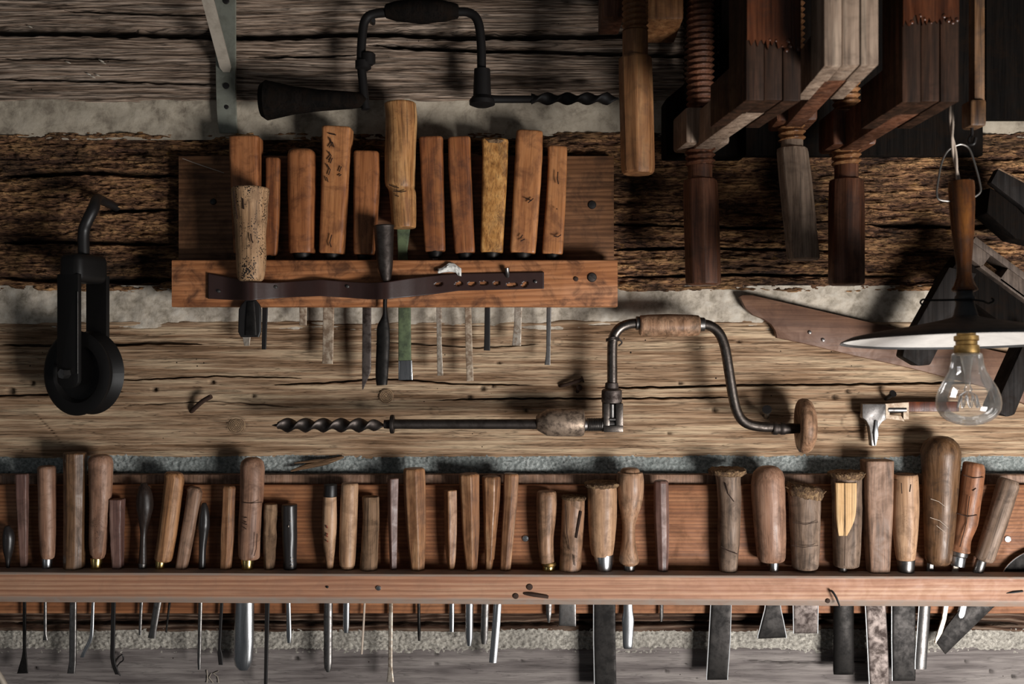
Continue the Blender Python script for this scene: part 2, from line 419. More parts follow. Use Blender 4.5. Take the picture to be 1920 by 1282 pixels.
SEED = [0.0]
B0 = 1125
def tool(name, label, cat, group, rows, mat, sec='round', depth=1.0, rt=3, rb=3, Y=-.036, rough=.03,
         ferr=None, blade=None, bsec='rect', bmat='steelmid', bth=2.2, bY=-.027, tang=True, rot=0.0, extra=None, handle_name='handle', neck='steeldark', bsmooth=False, edges=None):
    """rows: handle outline (py, x0, x1) top to bottom; ferr: [(y0, xa, xb, y1, xc, xd, mat)]; blade: outline rows in pixels; bth: half thickness mm"""
    SEED[0] += 3.17
    r0, r1 = rows[0], rows[-1]
    fr = Frame(((r0[1] + r0[2]) / 2, r0[0]), ((r1[1] + r1[2]) / 2, r1[0]), Y)
    root = empty(name, fr.b, label, cat, group, rot=(0, fr.th, 0))
    f = F(Y)
    secs = rows_to_secs(fr, rows, depth, sub=max(4, int(24 / len(rows))))
    secs = rounded(secs, rt * f, rb * f)
    loft(secs, shape_pts(sec, 28, rot), rough, SEED[0]).build(handle_name, M[mat], root, ang=12 if sec in ('hex', 'oct', 'sq4') else 38)
    ylast = r1[0]
    for fe in (ferr or []):
        y0, xa, xb, y1, xc, xd, fm = fe[:7]
        sc = rows_to_secs(fr, [(y0, xa, xb), (y1, xc, xd)], 1.0, sub=3, smooth=False)
        nm = fe[7] if len(fe) > 7 else 'ferrule'
        o = loft(rounded(sc, 1.2 * f, 1.2 * f), shape_pts('round', 24), .02, SEED[0]).build(nm, M[fm], root)
        if fm.startswith('brass'): o['label'] = 'brass ferrule'
        ylast = max(ylast, y1)
    if blade:
        bl = [tuple(b) for b in blade]
        first = bl[0]
        if tang and first[0] > ylast + 8:
            xm = (r1[1] + r1[2]) / 2 if not ferr else (ferr[-1][4] + ferr[-1][5]) / 2
            wt = min(first[2] - first[1], 12)
            bl = [(ylast - 4, xm - wt / 2, xm + wt / 2), (ylast + 14, xm - wt / 2, xm + wt / 2)] + bl
        dp = bth * 100
        sc = rows_to_secs(fr, bl, dp, Y=bY, smooth=bsmooth, sub=6)
        loft(sc, shape_pts(bsec, 20), 0, 0).build('blade', M[bmat], root)
        for e in (edges or []):
            k = 1 if e == 'l' else 2; sg = -1 if e == 'l' else 1
            pts = [fr.loc(b[k] + sg * .2, b[0], bY - bth * .0007) for b in bl if b[0] >= B0 - 1]
            m3 = MB(); m3.tube(pts, 1.0 * S, 5, 1); m3.build('honed_edge', M['edge'], root)
    if extra: extra(root, fr)
    return root, fr

def strokes(root, fr, lines, Y, mat='ink', w=1.2, name='mark'):
    for ln in lines:
        mb = MB(); mb.tube([fr.loc(x, y, Y) for x, y in ln], w * F(Y), 5, 1); mb.build(name, M[mat], root)
def frayed(root, fr, x0, x1, y, h, Y, n=60, mat='grain_end', spread=1.12, lean=0.0, top=True):
    """brooming of a struck handle end: a crushed cap with splayed fibres"""
    mb = MB(); f = F(Y); cx, cy, cz = fr.loc((x0 + x1) / 2, y, Y); R = (x1 - x0) / 2 * f
    rg = random.Random(int(x0 * 7 + y)); seg = 36; rings = []
    for i, (k, zz) in enumerate([(.96, -h), (1.06 * spread, -h * .45), (1.08 * spread, 0), (.92 * spread, h * .25), (.55, h * .3), (.12, h * .15)]):
        ring = []
        for j in range(seg):
            a = 2 * PI * j / seg
            q = k * R * (1 + .11 * mnoise.noise(Vector((math.cos(a) * 4, math.sin(a) * 4, i * 3.1 + x0))) )
            ring.append((cx + q * math.cos(a), cy + q * math.sin(a), cz + (zz + lean * math.cos(a) * q / R * (x1 - x0) / 2 + rg.uniform(-.12, .12) * h) * f))
        rings.append(ring)
    mb.rings(rings)
    for _ in range(n):
        a = rg.uniform(0, 2 * PI); q = R * rg.uniform(.75, 1.08) * spread
        p0 = Vector((cx + q * math.cos(a), cy + q * math.sin(a), cz - h * f * .3 + lean * math.cos(a) * (x1 - x0) / 2 * f))
        d = Vector((math.cos(a) * rg.uniform(0, .7), math.sin(a) * rg.uniform(0, .7), rg.uniform(.2, 1))).normalized()
        mb.tube([p0, p0 + d * h * f * rg.uniform(.25, .6)], [1.3 * f, .5 * f], 4, 1)
    mb.build('frayed_end', M[mat], root, ang=25)

# ------------------------------------------------------------------ the log wall
def vnoise(x, y, seed=0):
    """2-D gradient noise on arrays, about -1..1"""
    xi = np.floor(x).astype(np.int64); yi = np.floor(y).astype(np.int64); xf = x - xi; yf = y - yi
    def g(a, b):
        h = (a * 374761393 + b * 668265263 + seed * 974634777) & 0xffffffff
        h = ((h ^ (h >> 13)) * 1274126177) & 0xffffffff
        an = (h & 0xffff) / 65535.0 * 2 * np.pi
        return np.cos(an), np.sin(an)
    u = xf * xf * xf * (xf * (xf * 6 - 15) + 10); v = yf * yf * yf * (yf * (yf * 6 - 15) + 10)
    def d(a, b, p, q):
        c, s = g(xi + a, yi + b); return c * p + s * q
    n0 = d(0, 0, xf, yf) * (1 - u) + d(1, 0, xf - 1, yf) * u
    n1 = d(0, 1, xf, yf - 1) * (1 - u) + d(1, 1, xf - 1, yf - 1) * u
    return (n0 * (1 - v) + n1 * v) * 1.5
def fbm(x, y, o=4, seed=0):
    t = 0; a = 1
    for i in range(o):
        t = t + a * vnoise(x * 2 ** i, y * 2 ** i, seed + i); a *= .5
    return t
def crackmask(X, Zp, cracks):
    """cracks: (points [(px, py)...], half width px, depth m); X, Zp in photo pixels"""
    dep = np.zeros_like(X); msk = np.zeros_like(X)
    for pts, w, d in cracks:
        xs = np.array([p[0] for p in pts], float); ys = np.array([p[1] for p in pts], float)
        yc = np.interp(X, xs, ys) + 1.6 * vnoise(X / 22, X * 0 + xs[0], 5)
        tp = np.clip((X - xs[0]) / 60, 0, 1) * np.clip((xs[-1] - X) / 60, 0, 1)
        ww = np.maximum(w * tp ** .6 * (1 + .35 * vnoise(X / 35, X * 0 + ys[0], 9)), .01)
        m = np.where(tp > 0, np.exp(-((Zp - yc) / ww) ** 4), 0)
        dep = np.maximum(dep, m * d); msk = np.maximum(msk, m)
    return dep, msk
def grid(name, ytop, ybot, hf, mat, parent, nx=760, nz=200, x0=-620, x1=2540, edge=9, edged=.016, wob=3.0, seed=1, ybase=0.0, wt=None):
    px = np.linspace(x0, x1, nx); v = np.linspace(0, 1, nz)
    X, V = np.meshgrid(px, v)
    t = (ytop if not callable(ytop) else ytop(X)) + wob * fbm(X / 160, X * 0 + seed, 4, seed)
    b = (ybot if not callable(ybot) else ybot(X)) + wob * fbm(X / 160, X * 0 + seed + 40, 4, seed + 3)
    Zp = t + (b - t) * V
    h, g, ck = hf(X, Zp)
    e = np.minimum(Zp - t, b - Zp)
    fall = 1 - np.clip(e / edge, 0, 1); h = h - edged * (1 - np.sqrt(np.clip(1 - fall ** 2, 0, 1)))
    co = np.empty((nz * nx, 3), np.float32)
    co[:, 0] = ((X - 960) * S).ravel(); co[:, 1] = (ybase - h).ravel(); co[:, 2] = ((641 - Zp) * S).ravel()
    me = bpy.data.meshes.new(name); me.vertices.add(nz * nx); me.vertices.foreach_set('co', co.ravel())
    I = np.arange(nz * nx).reshape(nz, nx)
    q = np.stack([I[:-1, :-1], I[1:, :-1], I[1:, 1:], I[:-1, 1:]], -1).reshape(-1, 4).astype(np.int32)
    nf = len(q); me.loops.add(nf * 4); me.loops.foreach_set('vertex_index', q.ravel())
    me.polygons.add(nf); me.polygons.foreach_set('loop_start', np.arange(0, nf * 4, 4, dtype=np.int32))
    me.polygons.foreach_set('loop_total', np.full(nf, 4, np.int32)); me.update(calc_edges=True)
    me.shade_smooth()
    for nm, arr in (('g', g), ('crk', ck)):
        a = me.attributes.new(nm, 'FLOAT', 'POINT'); a.data.foreach_set('value', np.ascontiguousarray(arr, np.float32).ravel())
    me.materials.append(mat)
    o = bpy.data.objects.new(name, me); C.objects.link(o); o.parent = parent
    return o

wall = empty('wall_back', (0, 0, 0), kind='structure')
def ridged(X, Z, period, warp, seed):
    w = warp * fbm(X / 620, Z / 70, 3, seed) + .25 * vnoise(X / 60, Z / 14, seed + 7)
    ph = Z / period + w
    return .5 + .5 * np.sin(2 * np.pi * ph), ph
def hA(X, Z):
    r, ph = ridged(X, Z, 7.0, 2.4, 3); r2 = ridged(X, Z, 3.1, 2.0, 8)[0]; r = (.75 * r + .25 * r2) ** .6
    amp = .5 + .5 * np.clip(fbm(X / 300, Z / 40, 3, 21) + .4, 0, 1)
    h = .0021 * (r - .5) * amp + .0014 * fbm(X / 120, Z / 7, 4, 5)
    cr = [([(-620, 50), (0, 57), (300, 62), (440, 66), (560, 65), (640, 60), (720, 60), (860, 66), (1010, 66), (1190, 62)], 7.5, .022),
          ([(690, 84), (800, 88), (900, 93), (1040, 95), (1160, 99), (1300, 104), (1700, 110)], 5, .018),
          ([(460, 107), (560, 106), (670, 103)], 2.6, .008), ([(0, 148), (200, 152), (420, 158)], 2.4, .006),
          ([(880, 60), (1100, 72), (1260, 66)], 2.2, .006), ([(1480, 60), (1800, 66), (2400, 60)], 4, .014),
          ([(950, 190), (1050, 186), (1240, 190)], 3.5, .008), ([(0, 112), (120, 108), (260, 112)], 2, .005), ([(120, 20), (360, 28), (420, 26)], 2.5, .006)]
    d, m = crackmask(X, Z, cr)
    return h - d, np.clip(r * .75 + .4 * fbm(X / 260, Z / 7, 4, 31), 0, 1), m
def hB(X, Z):
    n1 = fbm(X / 95 + .35 * fbm(X / 40, Z / 20, 3, 71), Z / 13, 5, 11); n2 = fbm(X / 16, Z / 5, 4, 17); n3 = fbm(X / 260, Z / 60, 3, 19)
    h = .0042 * n1 + .0024 * n2 + .004 * n3 - .010 * np.clip(fbm(X / 110, Z / 12, 4, 23) - .45, 0, 1)
    cr = [([(1120, 418), (1290, 424), (1480, 428)], 3, .012), ([(1150, 468), (1300, 464), (1560, 470)], 3, .012),
          ([(0, 330), (150, 322), (330, 330)], 5, .016), ([(0, 455), (120, 452), (330, 458)], 4, .014), ([(180, 395), (330, 392)], 4, .014),
          ([(1150, 520), (1400, 514), (1700, 518)], 3, .012), ([(1620, 420), (1800, 424), (2300, 420)], 5, .016), ([(0, 520), (160, 526), (330, 524)], 6, .016)]
    d, m = crackmask(X, Z, cr)
    dirt = np.clip(fbm(X / 130, Z / 26, 4, 29) * .9, 0, 1)
    return h - d, np.clip(.5 + .5 * n1 + .3 * n2 + .25 * fbm(X / 40, Z / 4, 3, 27) - .45 * dirt, 0, 1), m
def hC(X, Z):
    r, ph = ridged(X, Z, 16, 2.6, 41); r = .5 * r + .5 * ridged(X, Z, 5, 2.2, 44)[0]; st = fbm(X / 230, Z / 5, 5, 57)
    up = np.clip((690 - Z) / 90, 0, 1) * np.clip(fbm(X / 200, X * 0, 2, 3) + .8, 0, 1)
    h = .0005 * r + .0011 * fbm(X / 130, Z / 10, 4, 43) * (1 + 1.2 * up) + .0014 * up * (ridged(X, Z, 7, 2, 47)[0] - .5)
    cr = [([(-200, 746), (0, 742), (150, 738), (232, 734)], 1.5, .010), ([(200, 714), (300, 710), (400, 705), (540, 708), (570, 709)], 1.2, .008),
          ([(500, 722), (640, 716), (700, 710), (760, 712), (860, 720), (1000, 722)], 1.3, .009), ([(820, 750), (970, 747), (1140, 747), (1380, 745)], 1.6, .010),
          ([(1120, 727), (1260, 726), (1380, 722), (1560, 721), (1900, 716), (2300, 720)], 1.8, .011), ([(0, 646), (150, 650), (300, 642), (380, 646)], 2.6, .007),
          ([(240, 760), (400, 752), (560, 764)], 1.0, .003), ([(700, 640), (900, 652), (1010, 645)], 1.4, .004), ([(60, 770), (90, 800), (130, 850)], 1.2, .004)]
    d, m = crackmask(X, Z, cr)
    for kx, ky, kr in ((443, 797, 19), (723, 742, 17), (1600, 790, 22), (815, 770, 9), (1045, 640, 8)):
        q = np.hypot(X - kx, (Z - ky) * 1.15); h = h + .0006 * np.exp(-(q / kr) ** 4); m = np.maximum(m, .5 * np.exp(-((q - kr) / 1.6) ** 2))
    for kx, ky, kr in ((398, 716, 4), (475, 742, 4), (880, 745, 5), (985, 769, 4), (905, 728, 5), (925, 724, 3), (1565, 744, 5), (1590, 733, 4), (1275, 718, 4), (935, 680, 3), (1255, 812, 3), (1385, 640, 3), (20, 733, 7), (60, 718, 5), (290, 730, 4), (1340, 768, 5)):
        q = np.hypot(X - kx, Z - ky); k = np.exp(-(q / kr) ** 4); h = h - .005 * k; m = np.maximum(m, k)
    h = h + .0005 * st
    gg = np.clip(.16 * r + .5 + .5 * fbm(X / 260, Z / 16, 4, 49) + .34 * st - .35 * up * np.clip(fbm(X / 120, Z / 8, 3, 53), 0, 1), 0, 1)
    return h - d, gg, m
def hD(X, Z):
    r, ph = ridged(X, Z, 9, 2, 61); d, m = crackmask(X, Z, [([(0, 1168), (400, 1166), (900, 1170), (1500, 1166), (1920, 1170)], 3, .012)])
    return .0014 * r + .001 * fbm(X / 90, Z / 8, 4, 63) - d, np.clip(r * .7 + .2 * fbm(X / 100, Z / 9, 3, 67), 0, 1), m
def hE(X, Z):
    r, ph = ridged(X, Z, 22, 2, 81)
    d, m = crackmask(X, Z, [([(1390, 1238), (1500, 1242), (1700, 1240)], 1.2, .004), ([(1280, 1236), (1300, 1260), (1320, 1290)], 1.5, .004)])
    for kx, ky, kr in ((818, 1226, 3), (818, 1244, 3), (556, 1234, 4), (66, 1252, 3), (1640, 1214, 3), (1250, 1258, 3), (1168, 1256, 2), (980, 1238, 2), (1858, 1258, 4), (1900, 1268, 4), (1812, 1240, 3)):
        q = np.hypot(X - kx, Z - ky); k = np.exp(-(q / kr) ** 4); d = d + .004 * k; m = np.maximum(m, k)
    return .0006 * r + .0009 * fbm(X / 160, Z / 16, 4, 83) - d, np.clip(.5 + .25 * (r - .5) + .5 * fbm(X / 180, Z / 18, 4, 85), 0, 1), m
grid('log_beam', -330, 197, hA, M['logA'], wall, nz=420, edge=14, seed=2, nx=800)
grid('log_beam', 243, 552, hB, M['logB'], wall, nx=900, nz=260, edge=12, wob=2.2, seed=5, edged=.020)
grid('log_beam', lambda X: 596 + 10 * np.clip((X - 900) / 500, 0, 1) * 0 + 0 * X, 862, hC, M['logC'], wall, nz=340, edge=13, wob=4, seed=9)
grid('log_beam', 893, 1189, hD, M['logD'], wall, nz=200, edge=10, wob=2.5, seed=12)
grid('log_beam', 1208, 1700, hE, M['logE'], wall, nz=260, edge=12, wob=2, seed=15)
def mor(a, b, mat, amp, sc, seed, yb):
    def hm(X, Z):
        n = fbm(X / sc, Z / sc, 5, seed); return amp * n + .0012 * fbm(X / 200, Z / 60, 2, seed + 5), .5 + .3 * n, X * 0
    grid('mortar_joint', a, b, hm, mat, wall, nx=1400 if sc < 20 else 700, nz=60, edge=2, edged=.0, wob=0, seed=seed, ybase=yb)
mor(185, 262, M['morA'], .0006, 30, 91, .0015)
mor(535, 618, M['morB'], .0014, 26, 92, .001)
mor(845, 912, M['morC'], .0016, 7, 93, .002)
mor(1178, 1224, M['morD'], .0016, 7, 94, .0005)

for x, y in ((128, 117), (190, 114), (194, 118), (166, 139), (174, 144), (183, 141), (56, 50)):
    mb = MB(); mb.tube([P(x - 5, y - 2, -.0035), P(x, y, -.0042), P(x + 5, y + 2, -.0035)], [.5 * S, 1.5 * S, .5 * S], 6, 3); mb.build('plaster_fleck', M['morB'], wall)
# splinter lifting from the lower edge of the warm log
mb = MB()
mb.tube([P(645, 856, -.002), P(610, 866, -.006), P(575, 874, -.008), P(545, 883, -.010)], [2 * S, 6 * S, 5 * S, 1.2 * S], 8, 6)
mb.tube([P(628, 860, -.004), P(590, 864, -.009), P(552, 868, -.012)], [1.5 * S, 3 * S, .8 * S], 6, 5)
mb.build('splinter', M['logC'], wall)

# ------------------------------------------------------------------ racks
def plank(name, x0, y0, x1, y1, Ya, Yb, mat, parent, bev=1.5, tilt=0.0, chamfer=0, nseg=60):
    """board between front face Ya and back Yb; pixel corners taken at the front face"""
    f = F(Ya); a = P(x0, y0, Ya); b = P(x1, y1, Ya)
    mb = MB(); rings = []; e = bev * f
    zt, zb = a.z, b.z
    prof = [(Ya, zt - e), (Ya + e * .35, zt - e * .35), (Ya + e, zt), (Yb, zt), (Yb, zb), (Ya + e, zb), (Ya + e * .35, zb + e * .35), (Ya, zb + e)]
    worn = [0] * 8
    if chamfer:
        q = chamfer * f
        prof = [(Ya, zt - e * 1.6), (Ya, zt - e), (Ya + e * .4, zt - e * .3), (Ya + e * 1.2, zt), (Yb, zt), (Yb, zb), (Ya + q * .9, zb), (Ya + q * .55, zb + q * .35), (Ya, zb + q * .9), (Ya, zb + q * 1.25)]
        worn = [0, 1, 1, 1, 1, 0, 1, 1, 1, 0]
    rg = random.Random(int(x0 + y0))
    for i in range(nseg + 1):
        x = a.x + (b.x - a.x) * i / nseg
        w = [(.0003 * mnoise.noise(Vector((x * 9, k * 2.3, y0)))) for k in range(len(prof))]
        rings.append([(x, p[0] + w[k], p[1] + w[k] + tilt * x) for k, p in enumerate(prof)])
    mb.rings(rings); o = mb.build(name, mat, parent, ang=30)
    a = o.data.attributes.new('worn', 'FLOAT', 'POINT'); a.data.foreach_set('value', [float(v) for v in worn] * (nseg + 1)); return o

G_UP = 'chisels in the upper rack'; G_LO = 'chisels in the lower rack'
rackU = empty('tool_rack', P(740, 575, -.02), 'short orange-brown wooden chisel rack with a thick nailed front rail', 'tool rack', 'tool racks on the log wall')
rackL = empty('tool_rack', P(960, 1140, -.02), 'long reddish chisel rack with pale front rail running along the wall bottom', 'tool rack', 'tool racks on the log wall')
def reparent(o, p):
    o.parent = p; o.matrix_parent_inverse = Matrix.Translation(p.location).inverted(); return o
def under(root, fn):
    before = set(bpy.data.objects); fn()
    for o in set(bpy.data.objects) - before: reparent(o, root)
def rackU_parts():
    plank('back_board', 335, 292, 1151, 560, -.020, -.004, M['upboard'], None, 1.5)
    plank('front_rail', 322, 487, 1158, 575, -.060, -.034, M['uprail'], None, 3)
    plank('rail_spacer', 326, 500, 352, 560, -.0339, -.0201, M['uprail'], None, 1, nseg=2)
    plank('rail_spacer', 1125, 500, 1148, 560, -.0339, -.0201, M['uprail'], None, 1, nseg=2)
def screwhead(px, py, Y, r, mat, parent, name='screw', slot=True, ang=.4):
    mb = MB(); f = F(Y); rr = r * f
    rings = [[(q * math.cos(2 * PI * k / 20), y, q * math.sin(2 * PI * k / 20)) for k in range(20)] for q, y in ((rr, .004), (rr, -.0006), (rr * .85, -.0016), (rr * .3, -.0020))]
    mb.rings(rings)
    if slot:
        m2 = MB(); m2.box(-rr * .75, rr * .75, -.0024, -.0016, -rr * .12, rr * .12); m2.xf(Matrix.Rotation(ang, 4, 'Y')); mb.add(m2.v, m2.f)
    return mb.build(name, M[mat], parent, loc=P(px, py, Y))
under(rackU, rackU_parts)
def rackU_bits():
    screwhead(1110, 520, -.060, 9, 'ironmid', None)
    screwhead(1080, 523, -.060, 4.5, 'rust', None, 'nail_hole', False)
    screwhead(1110, 384, -.020, 8, 'iron', None, 'knot', False)
    screwhead(400, 378, -.020, 6, 'iron', None, 'knot', False)
    mb = MB(); mb.tube([P(951, 519, -.060), P(951, 511, -.066), P(950, 502, -.068)], [4 * S, 4 * S, 5 * S], 10, 3)
    mb.build('bent_screw', M['steelmid'], None)
    mb = MB(); mb.tube([P(342, 297, -.0205), P(375, 309, -.021), P(420, 324, -.0205)], [.6 * S, 1.0 * S, .6 * S], 5, 4); mb.build('straw', M['cord'], None)
under(rackU, rackU_bits)
TL = -.0046
def rackL_parts():
    plank('back_board', -330, 909, 2250, 1150, -.020, -.004, M['board'], None, 1.5, 0)
    plank('top_strip', -330, 889, 2250, 911, -.012, -.003, WD['grey_brown_wood'], None, 3, 0)
    plank('front_rail', -330, 1076.5, 2250, 1135.5, -.060, -.034, M['rail'], None, 3.5, TL, 13, nseg=120)
    for x in (-60, 600, 1275, 1990):
        plank('rail_spacer', x - 12, 1090, x + 12, 1120, -.0339, -.0201, M['board'], None, 1, nseg=2)
under(rackL, rackL_parts)
def rackL_bits():
    screwhead(985, 1009, -.020, 6.5, 'steel', None)
    screwhead(1889, 1010, -.020, 6.5, 'steel', None)
    screwhead(710, 1102, -.060, 5, 'steel', None)
    screwhead(993, 1100, -.060, 6, 'rust', None, 'nail_head', False)
    screwhead(967, 1117, -.060, 5.5, 'rust', None, 'nail_head', False)
    mb = MB(); mb.tube([P(983, 1112, -.060), P(1000, 1115, -.063), P(1028, 1119, -.062)], [2.5 * S, 3.5 * S, 3 * S], 8, 3); mb.build('clenched_nail', M['rust'], None)
    mb = MB(); mb.tube([P(1556, 1108, -.058), P(1560, 1108, -.066), P(1568, 1120, -.068), P(1575, 1138, -.068)], [1.6 * S, 2 * S, 2 * S, 1.4 * S], 8, 4); mb.build('bent_wire_nail', M['iron'], None)
    mb = MB(); mb.tube([P(1884, 1112, -.0592), P(1900, 1110, -.0606), P(1918, 1108, -.0606)], [.6 * S, 2.2 * S, 1.8 * S], 6, 4); mb.build('gash', M['iron'], None)
    screwhead(1552, 1126, -.060, 4.5, 'rust', None, 'nail_head', False)
    screwhead(614, 1100, -.060, 2.4, 'iron', None, 'nail_hole', False)
under(rackL, rackL_bits)

# ------------------------------------------------------------------ upper rack tools
def U(label, rows, mat, blade=None, name='chisel', cat='chisel', sec='rect', depth=.8, bmat='steelmid', **kw):
    kw.setdefault('Y', -.040); kw.setdefault('rt', 4); kw.setdefault('rb', 3)
    b0 = (rows[-1][1] + rows[-1][2]) / 2; w = (rows[-1][2] - rows[-1][1]) * .38; yb = rows[-1][0]
    if 'ferr' not in kw: kw['ferr'] = [(yb - 2, b0 - w, b0 + w, yb + 11, b0 - w * .8, b0 + w * .8, 'steeldark')]
    return tool(name, label, cat, G_UP, rows, mat, sec, depth, blade=blade, bmat=bmat, bY=-.027, **kw)
def stainU(lines, Y=-.0545, mat='ink', w=1.3): return lambda r, f: strokes(r, f, lines, Y, mat, w * .8)
U('orange chisel handle standing half hidden behind the worm-eaten pale handle', [(258, 433, 490), (350, 436, 490), (476, 441, 490)], 'red_orange_wood', [(560, 456, 470), (632, 455, 470), (648, 458, 468)], bmat='silverworn', bth=1.0)
U('thin dark orange chisel handle beside the worm-eaten pale handle', [(296, 500, 526), (400, 499, 524), (480, 497, 519)], 'brown_red_wood', [(560, 492, 503), (655, 491, 499)], bmat='iron', bth=1.5)
U('round-topped orange chisel handle with the shortest blade under the upper rack', [(280, 540, 592), (330, 541, 592), (475, 543, 590)], 'red_orange_wood', [(560, 561, 576), (598, 562, 575), (610, 561, 575, .3)], sec='soft', depth=.9, rt=12, bmat='paintworn', bth=1.2)
U('tall bright orange chisel handle with dark scratched marks down its edge', [(240, 606, 661), (330, 605, 656), (476, 600, 645)], 'orange_pearwood', [(560, 606, 627), (660, 605, 625), (682, 604, 624, .3)], depth=.85, bmat='paintworn', bth=1.2,
  extra=stainU([[(616, 250), (630, 253)], [(618, 258), (622, 268), (617, 276)], [(623, 266), (626, 276)], [(616, 284), (621, 292), (615, 300)], [(623, 296), (619, 306)], [(613, 308), (619, 318), (616, 328)], [(612, 332), (615, 341)], [(640, 312), (636, 322)], [(635, 330), (640, 327)], [(622, 440), (618, 455), (621, 463)]], -.0572))
U('orange chisel handle with long pointed grey blade next to the cane handle', [(285, 665, 712), (350, 665, 712), (478, 664, 702)], 'red_orange_wood', [(560, 680, 696), (690, 679, 696), (700, 679, 694), (730, 679, 681, .4)], bmat='rusty', bth=1.6, depth=.85)
U('thick cane handle with knuckle above green-painted chisel blade', [(193, 720, 780), (230, 723, 782), (300, 721, 779), (342, 722, 778), (354, 727, 777), (368, 730, 780), (428, 735, 780)], 'bamboo_cane', [(425, 744, 770), (470, 746, 764), (560, 747, 770), (672, 747, 771), (676, 747, 772)], sec='round', depth=1, rt=4, bmat='green', bth=2.0, ferr=None, tang=False, Y=-.046,
  extra=lambda r, f: (strokes(r, f, [[(729, 346), (738, 350), (748, 352)], [(737, 358), (752, 360), (762, 358)], [(740, 366), (748, 368)]], -.0655, 'ink', .9),
     meta(loft(rows_to_secs(f, [(676, 747, 773), (705, 747, 774), (712, 747, 774, .3)], 220, Y=-.0275, smooth=False), shape_pts('rect', 20)).build('bright_tip', M['steel'], r), 'shiny bare steel tip')))
U('slim brown handle leaning beside the thick cane handle', [(258, 787, 831), (330, 790, 832), (472, 797, 835)], 'brown_red_wood', [(560, 818, 828), (640, 819, 828), (704, 820, 831, .6)], bmat='silverworn', bth=.9)
U('brown handle with the longest thin blade, leaning toward the burl handle', [(258, 840, 882), (330, 842, 884), (475, 853, 891)], 'brown_red_wood', [(560, 871, 883), (655, 873, 886), (714, 875, 888, .5)], bmat='paintworn', bth=.9)
def burltop(r, f): frayed(r, f, 906, 952, 266, 6, -.040, 30, 'grain_end', 1.0)
U('golden speckled burl chisel handle with crumbling top', [(262, 904, 953), (330, 904, 951), (474, 901, 943)], 'burl_wood', [(560, 909, 919), (634, 908, 919), (657, 907, 919, .7)], bmat='iron', bth=1.5, extra=burltop)
U('broad smooth pinkish-orange squared chisel handle, tallest of the racked squared handles', [(247, 968, 1018), (330, 964, 1015), (475, 956, 1004)], 'orange_pearwood', [(560, 965, 980), (605, 964, 978), (648, 960, 977, .5)], bmat='silverworn', bth=1.2,
  extra=stainU([[(985, 372), (997, 376)], [(990, 380), (1000, 372)], [(980, 440), (976, 446)], [(976, 452), (984, 448)]], -.0575))
U('narrow orange-brown handle at the bare end of the upper rack board', [(275, 1027, 1063), (340, 1026, 1062), (477, 1016, 1055)], 'orange_pearwood', [(560, 1025, 1034), (660, 1024, 1032), (684, 1021, 1032, .5)], bmat='steelmid', bth=1.2,
  extra=stainU([[(1046, 322), (1045, 335), (1047, 345)], [(1043, 391), (1045, 392)], [(1038, 442), (1046, 444), (1052, 440)]], -.0552))
# tools tucked behind the leather strap, in front of the rail
root, fr = tool('chisel', 'pale worm-eaten chisel handle held upright by the leather strap', 'chisel', G_UP,
     [(352, 434, 504), (375, 436, 502), (430, 441, 499), (490, 443, 498), (527, 445, 495)], 'wormy_pale_wood', 'round', 1.0, 4, 8, Y=-.084, rough=.05,
     blade=[(520, 462, 478), (562, 461, 480), (572, 452, 488), (580, 448, 490), (622, 447, 490), (632, 452, 486)], bsec='rect', bmat='iron', bth=2.6, bY=-.072, tang=False,
     extra=lambda r, f: (strokes(r, f, [[(438, 358), (441, 385), (445, 410)], [(470, 438), (471, 448), (474, 455)], [(455, 372), (457, 392)]], -.1055, 'ink', 1.3),
        loft(rows_to_secs(f, [(566, 463, 477), (600, 460, 480), (628, 459, 481)], 120, Y=-.0755, smooth=False), shape_pts('round', 16)).build('blade_rib', M['steeldark'], r)))
root, fr = tool('gouge', 'grey steel-socket gouge without wooden handle, tucked behind the leather strap', 'gouge', G_UP,
     [(422, 700, 739), (440, 702, 738), (490, 706, 737), (512, 712, 735), (527, 717, 732)], 'ironmid', 'round', 1.0, 2, 2, Y=-.078, rough=.02, handle_name='socket',
     blade=[(520, 719, 730), (566, 718, 726), (590, 717, 727), (612, 707, 730), (640, 706, 731), (700, 704, 728), (722, 706, 726)], bsec='gouge', bmat='steeldark', bth=4.0, bY=-.070, tang=False, bsmooth=True)
